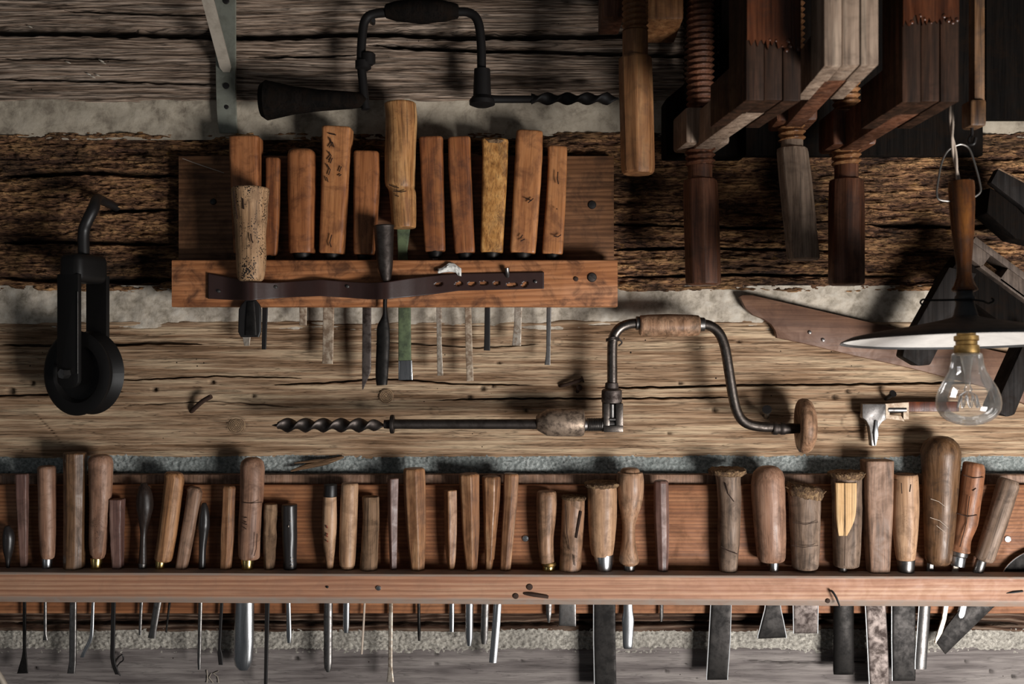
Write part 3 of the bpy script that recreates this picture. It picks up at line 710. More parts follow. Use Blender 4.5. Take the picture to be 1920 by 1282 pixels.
# leather strap
st = empty('leather_strap', P(700, 540, -.061), 'dark leather strap with oval slits nailed along the upper rack rail', 'strap')
def strap_build():
    mb = MB(); f = F(-.064)
    kx = [390, 430, 468, 510, 545, 600, 650, 690, 722, 765, 810, 860, 1022]
    kd = [.0620, .066, .0890, .070, .0632, .070, .0635, .072, .0860, .070, .0635, .0616, .0618]
    kt = [512, 520, 528, 530, 528, 524, 528, 530, 529, 522, 517, 513, 510]
    kb = [560, 562, 563, 560, 557, 555, 558, 561, 561, 557, 552, 545, 541]
    xs = np.arange(390, 1021, 5.0)
    from_d = lambda x: float(np.interp(x, kx, kd))
    def sm(x):   # smoothed depth
        return sum(from_d(x + o) for o in (-12, -6, 0, 6, 12)) / 5
    slits = [(823, 533, 7, 4), (861, 532, 7, 4.4), (885, 532, 7, 4.4), (907, 531, 8, 4), (931, 531, 7, 4), (960, 534, 11, 4), (984, 533, 5, 6)]
    V = {}; nv = 11; vs = []; fs = []
    xs = np.arange(390, 1021, 2.5); nv = 21
    for i, x in enumerate(xs):
        t = float(np.interp(x, kx, kt)); b = float(np.interp(x, kx, kb))
        for j in range(nv):
            vs.append(P(x, t + (b - t) * j / (nv - 1), -sm(x)))
    for i in range(len(xs) - 1):
        for j in range(nv - 1):
            cxp = xs[i] + 1.25; t = float(np.interp(cxp, kx, kt)); b = float(np.interp(cxp, kx, kb)); cyp = t + (b - t) * (j + .5) / (nv - 1)
            if any(((cxp - sx + (cyp - sy) * .5) / a) ** 2 + ((cyp - sy) / c) ** 2 < 1 for sx, sy, a, c in slits): continue
            a = i * nv + j; fs.append((a, a + 1, a + nv + 1, a + nv))
    o = mesh('band', vs, fs, M['leather'], None, ang=80)
    sd = o.modifiers.new('thickness', 'SOLIDIFY'); sd.thickness = .0018; sd.offset = 0
    for x, y in ((411, 546), (517, 538), (652, 537), (1004, 528)):
        screwhead(x, y, -sm(x) - .0012, 3.2, 'steelmid', None, 'stud', False)
under(st, strap_build)
# paper scrap
vs = []; fs = []; n = 14
for i in range(n):
    for j in range(9):
        x = 821 + 44 * i / (n - 1); t = 499 + 4 * math.sin(i * .5 + 1) - 3 * math.sin(i / (n - 1) * PI); b = 513 - 3 * math.sin(i / (n - 1) * PI) + (5 if i > 10 else 0)
        y = t + (b - t) * j / 8
        vs.append(P(x, y, -.0635 - .004 * abs(mnoise.noise(Vector((x * .12, y * .2, 3)))) - .003 * math.sin(j / 8 * PI)))
for i in range(n - 1):
    for j in range(8): a = i * 9 + j; fs.append((a, a + 1, a + 10, a + 9))
o = meta(mesh('paper_scrap', vs, fs, M['paper'], ang=20), 'crumpled white paper scrap stuck behind the leather strap', 'paper')
sd = o.modifiers.new('thickness', 'SOLIDIFY'); sd.thickness = .0006

# ------------------------------------------------------------------ lower rack tools
def L(label, rows, mat, blade=None, name='chisel', cat='chisel', **kw):
    return tool(name, label, cat, G_LO, rows, mat, blade=blade, **kw)
def fe(y0, xa, xb, y1, xc, xd, m='steelmid', nm='ferrule'): return (y0, xa, xb, y1, xc, xd, m, nm)
B0 = 1125   # blade outlines start just above the rail's lower edge
L('black pear-shaped handle nearly hidden in shadow at the rack end', [(985, 8, 20), (1005, 5, 27), (1030, 6, 25), (1048, 10, 20), (1066, 12, 18)], 'blackpaint', None, name='carving_tool', cat='carving tool', rt=4)
L('thin flat purplish tool handle at the dark end of the lower rack', [(888, 31, 52), (950, 33, 52), (1062, 39, 51)], 'purple_brown_wood', [(B0, 43, 49), (1220, 43, 49), (1232, 41, 50), (1262, 32, 53, .4)], sec='rect', depth=.7, rt=2, rough=.04, bmat='steeldark', bth=1.2)
L('mauve-brown round handle with steel ferrule beside the tall dark octagonal handle', [(873, 71, 104), (900, 72, 104), (1000, 74, 104), (1048, 78, 102)], 'mauve_brown_wood', [(B0, 82, 88), (1188, 82, 88), (1200, 80, 90, .5)], ferr=[fe(1045, 79, 98, 1068, 80, 97, 'steel')], rt=6, rb=6, bmat='steelmid', bth=1.8, bsec='round', name='gouge', cat='gouge')
L('tall dark brown octagonal handle with nicked top and broad grey shank', [(848, 121, 161), (900, 122, 160), (1000, 122, 158), (1069, 121, 157)], 'dark_oiled_wood', [(B0, 131, 144), (1240, 130, 143), (1262, 126, 141, .5)], sec='oct', rt=3, rough=.03, bmat='steelmid', bth=2.4, bsec='soft',
  extra=lambda r, f: strokes(r, f, [[(127, 857), (123, 860), (123, 866), (127, 868)]], -.0478, 'cord', .7))
L('smooth round pinkish handle with brass ferrule and curved thin blade', [(852, 166, 211), (880, 167, 211), (950, 169, 207), (1020, 168, 200), (1048, 172, 196)], 'mauve_brown_wood', [(B0, 172, 178), (1180, 169, 176), (1200, 165, 173), (1222, 154, 162), (1232, 150, 158, .5)], rt=14, rb=7, ferr=[fe(1045, 170, 192, 1071, 171, 190, 'brass')], bmat='steel', bth=1.4, name='gouge', cat='gouge', bsec='round', rough=.01, bsmooth=True)
L('short thin dark tool handle between smooth pinkish handle and black pear handle', [(935, 208, 232), (1000, 209, 231), (1068, 212, 230)], 'purple_brown_wood', [(B0, 209, 217), (1230, 207, 215), (1244, 209, 217), (1264, 216, 224, .5)], sec='rect', rt=2, rough=.1, bmat='iron', bth=1.4, name='file', cat='file')
L('dark pear-shaped carving tool handle standing beside a red-striped leaning handle', [(905, 263, 277), (925, 257, 285), (950, 256, 287), (975, 260, 281), (1000, 263, 275), (1040, 261, 275), (1057, 260, 275)], 'black_bog_wood', [(1112, 262, 270), (1150, 261, 267), (1190, 260, 265, .6)], ferr=[fe(1055, 259, 275, 1068, 260, 274, 'steelmid')], rt=5, rb=2, bmat='steelmid', bsec='round', bth=1.6, name='carving_tool', cat='carving tool')
L('red-striped brown handle leaning right with brass ferrule', [(885, 309, 345), (910, 308, 344), (1000, 297, 332), (1052, 289, 322)], 'striped_oak', [(B0, 289, 304), (1180, 281, 294), (1196, 277, 292, .5)], ferr=[fe(1050, 292, 311, 1071, 291, 308, 'brass')], rt=7, rb=6, bmat='steelmid', bth=2.4, bsec='gouge', name='gouge', cat='gouge')
L('thin brown handle leaning right beside the red-striped leaning handle', [(913, 352, 378), (940, 350, 376), (1069, 329, 350)], 'grey_brown_wood', [(B0, 316, 321), (1185, 310, 313)], sec='soft', rt=6, bmat='steeldark', bth=1.2, name='awl', cat='awl', bsec='round')
L('small black glossy handle with narrow waist behind leaning brown handle', [(942, 378, 388), (962, 374, 392), (985, 372, 393), (1000, 373, 390), (1030, 373, 386), (1067, 372, 385)], 'blackpaint', [(B0, 372, 380), (1240, 370, 377), (1255, 371, 376, .5)], rt=4, bmat='steelmid', bsec='round', bth=1.8, name='screwdriver', cat='screwdriver', rough=.05)
L('faceted tan handle with one sharp lit edge beside big reddish gouge', [(910, 417, 443), (950, 416, 441), (1000, 413, 440), (1069, 412, 434)], 'walnut_facets', [(B0, 413, 419), (1215, 409, 414), (1225, 408, 417), (1246, 410, 418, .5)], sec='hex', rt=5, rot=.3, rough=.01, bmat='iron', bth=1.4)
L('big reddish round-topped gouge handle with groove and brass ferrule', [(857, 451, 496), (880, 451, 496), (940, 450, 493), (1000, 447, 489), (1048, 448, 487)], 'mauve_brown_wood', [(B0, 440, 477), (1200, 439, 476), (1235, 438, 474), (1248, 441, 471, .9), (1255, 447, 466, .6)], ferr=[fe(1045, 452, 476, 1071, 453, 475, 'brass')], rt=17, rb=6, rough=.01, bmat='steel', bsec='gouge', bth=7, bY=-.024, name='gouge', cat='gouge',
  extra=lambda r, f: strokes(r, f, [[(456, 970), (463, 970)], [(456, 976), (462, 978), (456, 982), (463, 983)], [(457, 988), (462, 992)], [(482, 1000), (480, 1030), (476, 1042)], [(452, 942), (472, 943), (491, 941)]], -.0512, 'ink', .7))
L('short bark-grey stick handle with cord groove beside big reddish gouge', [(944, 495, 520), (980, 494, 519), (1031, 494, 517), (1069, 495, 514)], 'bark_grey', [(B0, 497, 506), (1220, 496, 503), (1290, 495, 501)], rt=2, rough=.1, bmat='iron', bth=1.6, bsec='rect', name='file', cat='file')
L('short black-painted handle flecked with worn spots before bare board', [(945, 528, 557), (1000, 529, 557), (1069, 532, 556)], 'blackpaint', [(B0, 536, 545), (1160, 537, 546), (1192, 537, 547), (1205, 539, 545, .6)], rt=2, rough=.05, bmat='steel', bth=1.8, bsec='round', name='screwdriver', cat='screwdriver',
  extra=lambda r, f: strokes(r, f, [[(545, 976), (546, 978)], [(541, 985), (541, 988)], [(549, 1046), (548, 1048)], [(549, 1053), (547, 1055)], [(550, 1060), (546, 1062)]], -.0468, 'cord', .8))
L('spindle-shaped pale handle with a black cap', [(910, 607, 630), (932, 606, 631), (980, 604, 632), (1020, 606, 629), (1069, 613, 624)], 'pale_ash_wood', [(B0, 607, 624), (1240, 607, 623), (1252, 608, 622, .9), (1259, 612, 619, .6)], rt=3, ferr=[fe(908, 607, 632, 931, 606, 632, 'iron', 'cap')], bmat='steelmid', bsec='gouge', bth=3.4, name='gouge', cat='gouge', rough=.01,
  extra=lambda r, f: strokes(r, f, [[(612, 985), (614, 990)], [(612, 1000), (614, 1000), (612, 1006), (615, 1006)], [(613, 1013), (615, 1016)]], -.0462, 'redink', 1.1))
L('clean pale straight handle next to the black-capped spindle handle', [(905, 640, 672), (950, 638, 671), (1040, 636, 667), (1069, 639, 664)], 'pale_ash_wood', [(B0, 643, 656), (1175, 643, 655), (1186, 645, 653, .5)], rt=4, rb=8, bmat='steel', bsec='gouge', bth=2.6, name='gouge', cat='gouge', rough=.01, ferr=[])
L('short rough peeled-branch handle with a flared foot', [(930, 679, 711), (970, 680, 711), (1030, 677, 709), (1071, 674, 708)], 'bark_grey', [(B0, 682, 686), (1180, 679, 683), (1226, 676, 680)], rt=2, rough=.06, bmat='cord', bth=.9, bsec='round', name='awl', cat='awl')
L('thin dark squared handle with tall pale flared screwdriver shank', [(896, 726, 748), (960, 727, 746), (1020, 729, 745), (1069, 731, 744)], 'purple_brown_wood', [(B0, 729, 737), (1220, 728, 736), (1250, 728, 736), (1278, 725, 739, .5)], sec='sq4', rot=.5, rt=2, rough=.03, bmat='silverworn', bth=1.6, bsec='soft', name='screwdriver', cat='screwdriver')
L('large hexagonal brown handle with dark top and pencil-thin blade', [(877, 756, 797), (930, 757, 799), (1000, 762, 799), (1071, 770, 796)], 'walnut_facets', [(B0, 782, 788), (1190, 783, 789), (1201, 784, 788, .6)], sec='hex', rot=.25, rt=5, rb=2, rough=.008, bmat='steeldark', bsec='round', bth=2.0, name='carving_tool', cat='carving tool')
L('short square light-brown handle with diagonal grain between two hexagonal handles', [(918, 832, 857), (980, 833, 857), (1040, 836, 855), (1070, 841, 851)], 'walnut_facets', [(B0, 842, 852), (1150, 842, 852), (1184, 843, 851, .6)], sec='sq4', rot=.55, rt=2, rough=.008, bmat='steel', bsec='gouge', bth=2, name='gouge', cat='gouge')
L('hexagonal brown handle with dark top above the thickest rod-like gouge', [(887, 860, 899), (940, 863, 899), (1000, 866, 899), (1073, 874, 894)], 'walnut_facets', [(B0, 872, 888), (1195, 873, 887), (1210, 876, 884, .7)], sec='hex', rot=.2, rt=5, rough=.008, bmat='steel', bsec='gouge', bth=3.4, name='gouge', cat='gouge')
L('hexagonal handle with chipped shoulder and small waist groove near its foot', [(892, 903, 939), (940, 905, 937), (1000, 907, 931), (1044, 909, 927), (1050, 909, 925), (1073, 911, 922)], 'walnut_facets', [(B0, 903, 917), (1195, 901, 915), (1207, 903, 912, .6)], sec='hex', rot=.35, rt=5, rough=.01, bmat='steelmid', bsec='gouge', bth=2.6, name='gouge', cat='gouge')
L('slim faceted handle leaning right over a long silver V-shaped blade', [(887, 944, 973), (940, 943, 970), (1000, 940, 964), (1071, 937, 957)], 'walnut_facets', [(B0, 926, 941), (1170, 923, 938), (1242, 917, 931, .7)], sec='hex', rot=.1, rt=4, rough=.008, bmat='steel', bsec='vee', bth=2.0, name='carving_tool', cat='carving tool')
L('turned pale handle with ringed brass foot beside a splintered handle', [(920, 1007, 1043), (945, 1006, 1044), (975, 1006, 1042), (1010, 1008, 1038), (1055, 1012, 1039)], 'dirty_beech', [(B0, 1023, 1035), (1150, 1024, 1034), (1167, 1027, 1031, .4)], rt=4, rb=2, rough=.01, ferr=[fe(1053, 1015, 1042, 1060, 1014, 1043, 'brassdull'), fe(1060, 1017, 1041, 1071, 1016, 1040, 'brass')], bmat='steelmid', bsec='vee', bth=1.4, name='carving_tool', cat='carving tool')
def ext24(r, f):
    frayed(r, f, 1056, 1095, 931, 8, -.036, 40)
    strokes(r, f, [[(1089, 958), (1085, 980), (1080, 1008)]], -.0498, 'ink', 2.4)
    strokes(r, f, [[(1060, 945), (1063, 1000), (1068, 1030)], [(1076, 1040), (1078, 1060)]], -.0512, 'ink', .7)
L('splintered tan handle with dark gouged scar and broad short blade', [(930, 1054, 1097), (960, 1053, 1096), (1020, 1051, 1092), (1073, 1049, 1089)], 'dirty_beech', [(B0, 1048, 1080), (1168, 1048, 1080), (1173, 1048, 1080, .3)], rt=2, rb=4, rough=.04, extra=ext24, bmat='steelmid', bth=1.6)
L('stout pale round handle with broomed top over dented steel ferrule', [(905, 1101, 1156), (930, 1102, 1157), (980, 1103, 1156), (1020, 1106, 1152), (1042, 1110, 1149)], 'pale_ash_wood', [(B0, 1113, 1154), (1200, 1113, 1154), (1300, 1115, 1156)], rt=2, rb=3, rough=.02, ferr=[fe(1038, 1112, 1150, 1070, 1119, 1147, 'steel')], bmat='steeldark', edges='l', bth=2.2, extra=lambda r, f: frayed(r, f, 1101, 1156, 905, 9, -.036, 70))
L('bulb-topped turned handle with narrow waist', [(877, 1163, 1200), (890, 1157, 1206), (915, 1156, 1207), (945, 1160, 1203), (980, 1166, 1192), (1010, 1166, 1191), (1040, 1162, 1196), (1052, 1161, 1198), (1060, 1167, 1193)], 'dirty_beech', [(B0, 1169, 1186), (1145, 1168, 1187), (1162, 1166, 1189), (1180, 1167, 1188), (1210, 1168, 1186), (1216, 1170, 1184, .4)], rt=8, rb=3, rough=.01, ferr=[fe(1056, 1169, 1191, 1076, 1170, 1190, 'steelmid')], bmat='steel', bsec='gouge', bth=2.6, name='gouge', cat='gouge', bsmooth=True)
L('octagonal purplish handle standing alone before the bare bright board', [(900, 1226, 1253), (960, 1226, 1254), (1020, 1229, 1254), (1073, 1232, 1252)], 'purple_brown_wood', [(B0, 1237, 1244), (1155, 1237, 1244), (1165, 1238, 1242, .4)], sec='oct', rot=.2, rt=5, rough=.008, bmat='steelmid', bsec='vee', bth=1.4, name='carving_tool', cat='carving tool')
L('mushroom-headed worn handle over long black straight blade', [(880, 1338, 1390), (900, 1343, 1388), (950, 1346, 1389), (1020, 1346, 1386), (1071, 1349, 1382)], 'soiled_grey_wood', [(B0, 1333, 1371), (1200, 1329, 1369), (1268, 1325, 1364), (1274, 1325, 1364, .3)], rt=2, rb=3, rough=.05, bmat='steeldark', edges='lr', bth=2.4,
  extra=lambda r, f: (frayed(r, f, 1333, 1395, 880, 10, -.036, 60, 'grain_end', 1.05), strokes(r, f, [[(1352, 1024), (1365, 1032), (1382, 1038)], [(1360, 905), (1365, 925), (1376, 940)]], -.0508, 'ink', .9)))
L('fat round-topped brown handle over a flaring fishtail blade', [(873, 1409, 1470), (895, 1408, 1470), (950, 1411, 1472), (1010, 1416, 1473), (1052, 1422, 1472)], 'mauve_brown_wood', [(B0, 1436, 1462), (1142, 1434, 1464), (1165, 1428, 1469), (1192, 1421, 1474), (1196, 1421, 1474, .3)], rt=24, rb=6, rough=.025, ferr=[fe(1048, 1441, 1460, 1078, 1443, 1459, 'steel')], bmat='steeldark', edges='lr', bth=1.8)
L('stubby grey handle with slanting mushroomed top over broad square blade', [(925, 1478, 1538), (950, 1479, 1538), (1010, 1482, 1537), (1066, 1486, 1534)], 'soiled_grey_wood', [(1060, 1500, 1522), (1085, 1500, 1524), (B0, 1487, 1534), (1183, 1488, 1533), (1187, 1488, 1533, .3)], rt=2, rb=6, rough=.03, tang=False, bmat='rusty', edges='lr', bth=1.8,
  extra=lambda r, f: (frayed(r, f, 1476, 1540, 914, 17, -.036, 60, 'grain_end', 1.0, -.18), strokes(r, f, [[(1486, 979), (1510, 983), (1534, 978)], [(1484, 1022), (1505, 1026), (1534, 1022)]], -.0572, 'ink', .6)))
def ext31(r, f):
    frayed(r, f, 1559, 1614, 886, 12, -.036, 50)
    sc = rows_to_secs(f, [(905, 1566, 1606), (960, 1567, 1604), (984, 1569, 1598), (1004, 1572, 1588)], .22, Y=-.0538)
    meta(loft(sc, shape_pts('rect', 20), .02, 3).build('split_face', M['fresh_split_wood'], r), 'freshly split pale wood patch')
    strokes(r, f, [[(1584, 905), (1585, 1000), (1583, 1060)]], -.0570, 'ink', .6)
L('dirty handle with bright split wood showing on its front', [(884, 1558, 1614), (930, 1560, 1615), (1000, 1562, 1614), (1062, 1563, 1610)], 'soiled_grey_wood', [(B0, 1562, 1601), (1256, 1562, 1601), (1264, 1563, 1600, .3)], rt=2, rb=5, rough=.04, extra=ext31, bmat='steeldark', bsec='gouge', bth=5, bY=-.025, name='gouge', cat='gouge', ferr=[fe(1060, 1572, 1588, 1074, 1572, 1588, 'steelmid')])
L('plain square-cut tapering block handle', [(862, 1617, 1671), (950, 1620, 1670), (1071, 1627, 1665)], 'grey_brown_wood', [(B0, 1622, 1660), (1200, 1626, 1664), (1300, 1631, 1668)], sec='rect', depth=.8, rt=2, rb=2, rough=.008, bmat='rusty', edges='l', bth=2.2)
L('barrel-shaped pale handle with dark top and steel ferrule', [(888, 1674, 1720), (905, 1674, 1721), (960, 1673, 1722), (1020, 1677, 1718), (1052, 1682, 1714)], 'pale_ash_wood', [(B0, 1672, 1716), (1200, 1672, 1716), (1268, 1673, 1716), (1276, 1673, 1716, .3)], rt=4, rb=3, rough=.015, ferr=[fe(1048, 1682, 1715, 1075, 1684, 1713, 'steelmid')], bmat='steeldark', edges='l', bth=2.4,
  extra=lambda r, f: (strokes(r, f, [[(1690, 905), (1691, 925)], [(1708, 908), (1706, 922)]], -.0525, 'ink', .8), loft(rows_to_secs(f, [(888, 1676, 1718), (898, 1674, 1720)], 1.0, sub=3), shape_pts('round', 28), .02, 2).build('dark_top', M['ink'], r)))  # darker cap over the top end of the handle
L('longest dark handle with broad domed top, leaning right', [(817, 1729, 1800), (840, 1728, 1800), (900, 1731, 1796), (980, 1733, 1790), (1040, 1735, 1784), (1057, 1738, 1780)], 'dark_oiled_wood', [(1050, 1739, 1753), (1085, 1737, 1751), (B0, 1724, 1746), (1238, 1716, 1738), (1254, 1716, 1737, .6)], rt=30, rb=5, rough=.012, tang=False, bmat='steelmid', bsec='vee', edges='l', bth=2.6,
  extra=lambda r, f: strokes(r, f, [[(1745, 935), (1760, 940), (1775, 952)], [(1744, 970), (1762, 976), (1778, 990)], [(1756, 985), (1772, 998)]], -.0585, 'cord', .5))
L('turned reddish handle with long crack, thin rings and steel ferrule', [(867, 1807, 1846), (890, 1804, 1845), (940, 1798, 1838), (980, 1790, 1832), (1010, 1785, 1820), (1034, 1780, 1818)], 'turned_cherry', [(1055, 1787, 1798), (1075, 1784, 1796), (B0, 1770, 1780), (1160, 1765, 1774), (1205, 1751, 1761, .5)], rt=6, rb=3, rough=.008, ferr=[fe(1032, 1782, 1815, 1042, 1781, 1813, 'steelmid'), fe(1042, 1782, 1811, 1061, 1781, 1808, 'steel')], tang=False, bmat='silverworn', bth=1.6,
  extra=lambda r, f: strokes(r, f, [[(1818, 930), (1812, 980), (1800, 1025)], [(1824, 920), (1830, 915)], [(1806, 890), (1824, 896), (1844, 894)], [(1794, 962), (1814, 968), (1832, 965)]], -.0500, 'ink', .8))
L('grimy grey handle leaning far right at the rack end', [(898, 1873, 1912), (915, 1868, 1909), (980, 1848, 1888), (1052, 1826, 1862)], 'soiled_grey_wood', [(B0, 1800, 1818), (1150, 1794, 1812), (1166, 1786, 1809, .5)], rt=6, rb=8, rough=.05, ferr=[fe(1050, 1830, 1850, 1076, 1822, 1842, 'steelmid')], bmat='steel', bth=2, bsec='gouge', name='gouge', cat='gouge')
# broad triangular scraper at the rack end: passes behind the rail
t = empty('scraper', P(1850, 1137, -.0275), 'broad dark triangular steel scraper blade slanting behind the rail end', 'scraper')
def scr():
    mb = MB(); pts = [(1930, 1030), (1905, 1044), (1886, 1062), (1872, 1085), (1800, 1140), (1772, 1176), (1755, 1204), (1772, 1226), (1860, 1140), (1960, 1060), (1960, 1030)]
    mb.prism([(P(x, y, -.027).x, P(x, y, -.027).z) for x, y in pts], -.0285, -.0262, .0006); mb.build('blade', M['steeldark'], None)
    mb = MB(); mb.tube([P(1878, 1082, -.0290), P(1886, 1064, -.0290), P(1905, 1046, -.0290), P(1930, 1032, -.0290)], 1.2 * S, 6, 4); mb.build('honed_edge', M['steel'], None)
under(t, scr)

# ------------------------------------------------------------------ braces
def auger(mb, xa, xb, y, Y, r, turns):
    n = int(turns * 26); rings = []; seg = 16
    for i in range(n + 1):
        u = i / n; px = xa + (xb - xa) * u; c = P(px, y, Y); a = turns * 2 * PI * u; ring = []
        k = min(1, u * 6 + .25)
        for j in range(seg):
            q = 2 * PI * j / seg; x = math.cos(q) * r * k; z = math.sin(q) * r * .52 * k
            ring.append((c.x, c.y + x * math.cos(a) - z * math.sin(a), c.z + x * math.sin(a) + z * math.cos(a)))
        rings.append(ring)
    mb.rings(rings)
def xlathe(mb, rows, Y, y0, seg=24, sq=1.0):
    """turned along x: rows (px, radius px)"""
    f = F(Y); rings = []
    for px, r in rows:
        c = P(px, y0, Y); rings.append([(c.x, c.y + r * f * math.cos(2 * PI * k / seg), c.z + r * f * sq * math.sin(2 * PI * k / seg)) for k in range(seg)])
    mb.rings(rings)
br = empty('bit_brace', P(1250, 800, -.05), 'steel hand brace with pale wooden grip and long auger bit, hanging on the wall', 'hand brace', 'hand braces on the wall')
def brace1():
    Y = -.050; f = F(Y)
    mb = MB(); mb.tube([P(1148, 725, Y), P(1148, 700, Y), P(1148, 655, Y), P(1150, 634, Y), P(1160, 617, Y), P(1178, 608, Y), P(1202, 606, Y)], 9.5 * f, 16, 6)
    mb.tube([P(1306, 607, Y), P(1330, 610, Y), P(1348, 624, Y), P(1359, 650, Y), P(1366, 690, Y), P(1374, 740, Y), P(1382, 772, Y), P(1396, 791, Y), P(1420, 799, Y), P(1455, 801, Y), P(1490, 803, Y)], 9.5 * f, 16, 6)
    mb.tube([P(1200, 607, Y), P(1310, 608, Y)], 7 * f, 12, 1); mb.build('crank', M['brace'], None)
    mb = MB(); xlathe(mb, [(1199, 17), (1201, 19), (1215, 20.5), (1255, 21.5), (1295, 20.5), (1309, 19), (1311, 17)], Y, 610, 28); mb.build('grip', M['dirty_beech'], None)
    mb = MB(); xlathe(mb, [(1192, 12), (1193, 13), (1199, 13), (1200, 12)], Y, 606); xlathe(mb, [(1310, 12), (1311, 13.5), (1320, 13), (1322, 11)], Y, 608); mb.build('grip_collar', M['steelmid'], None)
    mb = MB()
    for k in range(2):
        mb.tube([P(1137, 636 + k * 3, Y - .004), P(1143, 634 + k * 3, Y - .010), P(1152, 632 + k * 3, Y - .010), P(1160, 635 + k * 3, Y - .003)], 1.6 * f, 8, 5)
    mb.tube([P(1160, 634, Y - .003), P(1166, 642, Y - .002), P(1160, 648, Y - .004)], 1.6 * f, 8, 5); mb.build('wire_binding', M['ironmid'], None)
    # ratchet head
    mb = MB(); c = P(1147, 740, Y)
    rings = [[(c.x + r * f * math.cos(2 * PI * k / 24), c.y + r * f * math.sin(2 * PI * k / 24), P(1147, y, Y).z) for k in range(24)] for y, r in ((716, 9), (718, 12), (727, 13), (728, 12), (730, 17), (732, 19), (752, 19.5), (755, 18))]
    mb.rings(rings); mb.build('ratchet_collar', M['rusty'], None)
    mb = MB()
    for xa, xb in ((1130, 1142), (1153, 1167)):
        a = P(xa, 755, Y); b = P(xb, 808, Y); mb.box(a.x, b.x, Y - .010, Y + .010, b.z, a.z, .0012)
    a = P(1130, 796, Y); b = P(1167, 809, Y); mb.box(a.x, b.x, Y - .0105, Y + .0105, b.z, a.z, .0012)
    a = P(1132, 756, Y); b = P(1165, 808, Y); mb.box(a.x, b.x, Y - .002, Y + .006, b.z, a.z, .001)
    mb.build('ratchet_yoke', M['brace'], None)
    mb = MB(); mb.tube([P(1147.5, 758, Y - .006), P(1147.5, 784, Y - .006)], 5 * f, 10, 1); mb.tube([P(1142, 786, Y - .009), P(1154, 786, Y - .009)], 3 * f, 10, 1); mb.build('pawl', M['steelmid'], None)
    mb = MB(); rows = [(1167, 10)]
    for i in range(9): rows += [(1128 - i * 3.2, 13.5), (1126.4 - i * 3.2, 11.5)]
    rows += [(1094, 13)]; xlathe(mb, rows, Y, 796, 20); mb.build('screw_thread', M['steelmid'], None)
    mb = MB(); xlathe(mb, [(1096, 17), (1094, 24), (1090, 26), (1040, 26), (1026, 25), (1024, 24), (1008, 15), (1005, 11)], Y, 792, 30); mb.build('chuck', M['mottled'], None)
    mb = MB(); xlathe(mb, [(1010, 10), (990, 9.5), (745, 9), (740, 9.5), (739, 17), (735, 18), (732, 17), (731, 9), (720, 8)], Y, 795, 18)
    auger(mb, 722, 522, 797, Y, 14 * f, 3.0); xlathe(mb, [(526, 5), (519, 3), (510, .6)], Y, 797, 10)
    mb.build('auger_bit', M['ironmid'], None)
    # head
    mb = MB(); xlathe(mb, [(1448, 11), (1450, 12), (1456, 12), (1458, 10.5), (1462, 10.5), (1464, 12), (1470, 12), (1474, 10.5), (1500, 9)], Y, 803, 20); mb.build('head_bearing', M['ironmid'], None)
    mb = MB(); f2 = F(Y)
    xlathe(mb, [(1499, 14), (1496, 30), (1496, 44), (1499, 49), (1505, 51.5), (1513, 51), (1520, 46), (1526, 34), (1529, 15), (1530, 3)], Y, 798, 40); mb.xf(Matrix.Translation(P(1510, 800, Y)) @ Matrix.Rotation(-.11, 4, 'Z') @ Matrix.Translation(-P(1510, 800, Y))); mb.build('head_knob', M['dirty_beech'], None)
under(br, brace1)
br2 = empty('bit_brace', P(790, 190, -.045), 'black forged hand brace hung above the upper rack, with tapered dark pad', 'hand brace', 'hand braces on the wall')
def brace2():
    Y = -.045; f = F(Y)
    mb = MB(); mb.tube([P(686, 205, Y), P(683, 180, Y), P(680, 150, Y), P(677, 110, Y), P(680, 60, Y), P(686, 36, Y), P(702, 26, Y), P(740, 22, Y)], 8.5 * f, 14, 6)
    mb.tube([P(850, 22, Y), P(880, 24, Y), P(896, 40, Y), P(902, 80, Y), P(903, 130, Y), P(904, 165, Y)], 8.5 * f, 14, 6); mb.tube([P(735, 22, Y), P(855, 22, Y)], 7 * f, 12, 1)
    mb.build('crank', M['sootiron'], None)
    mb = MB(); xlathe(mb, [(722, 10), (724, 13), (745, 19), (790, 23), (835, 19), (858, 13), (860, 10)], Y, 21, 26); mb.build('grip', M['clamp_black'], None)
    mb = MB(); xlathe(mb, [(690, 6), (680, 13), (660, 16), (600, 20), (550, 26), (515, 34), (500, 37), (490, 30), (486, 14)], Y, 188, 28); mb.build('pad', M['clamp_black'], None)
    mb = MB(); c = [(128, 9), (130, 15), (180, 17), (188, 24), (196, 24), (200, 14)]
    mb.rings([[(P(904, y, Y).x + r * f * math.cos(2 * PI * k / 20), Y + r * f * math.sin(2 * PI * k / 20), P(904, y, Y).z) for k in range(20)] for y, r in c]); mb.build('chuck', M['sootiron'], None)
    mb = MB(); c = [(98, 9), (102, 14), (118, 14), (122, 9)]
    mb.rings([[(P(690, y, Y).x + r * f * math.cos(2 * PI * k / 20), Y + r * f * math.sin(2 * PI * k / 20), P(690, y, Y).z) for k in range(20)] for y, r in c])
    mb.rings([[(P(681, y, Y).x + r * f * math.cos(2 * PI * k / 20), Y + r * f * math.sin(2 * PI * k / 20), P(681, y, Y).z) for k in range(20)] for y, r in [(112, 9), (115, 15), (128, 15), (132, 9)]]); mb.build('thumb_screw', M['sootiron'], None)
    mb = MB(); xlathe(mb, [(915, 9), (930, 7), (995, 7), (1000, 8)], Y, 186, 14); auger(mb, 1160, 996, 185, Y, 12 * f, 2.2); mb.build('auger_bit', M['sootiron'], None)
under(br2, brace2)

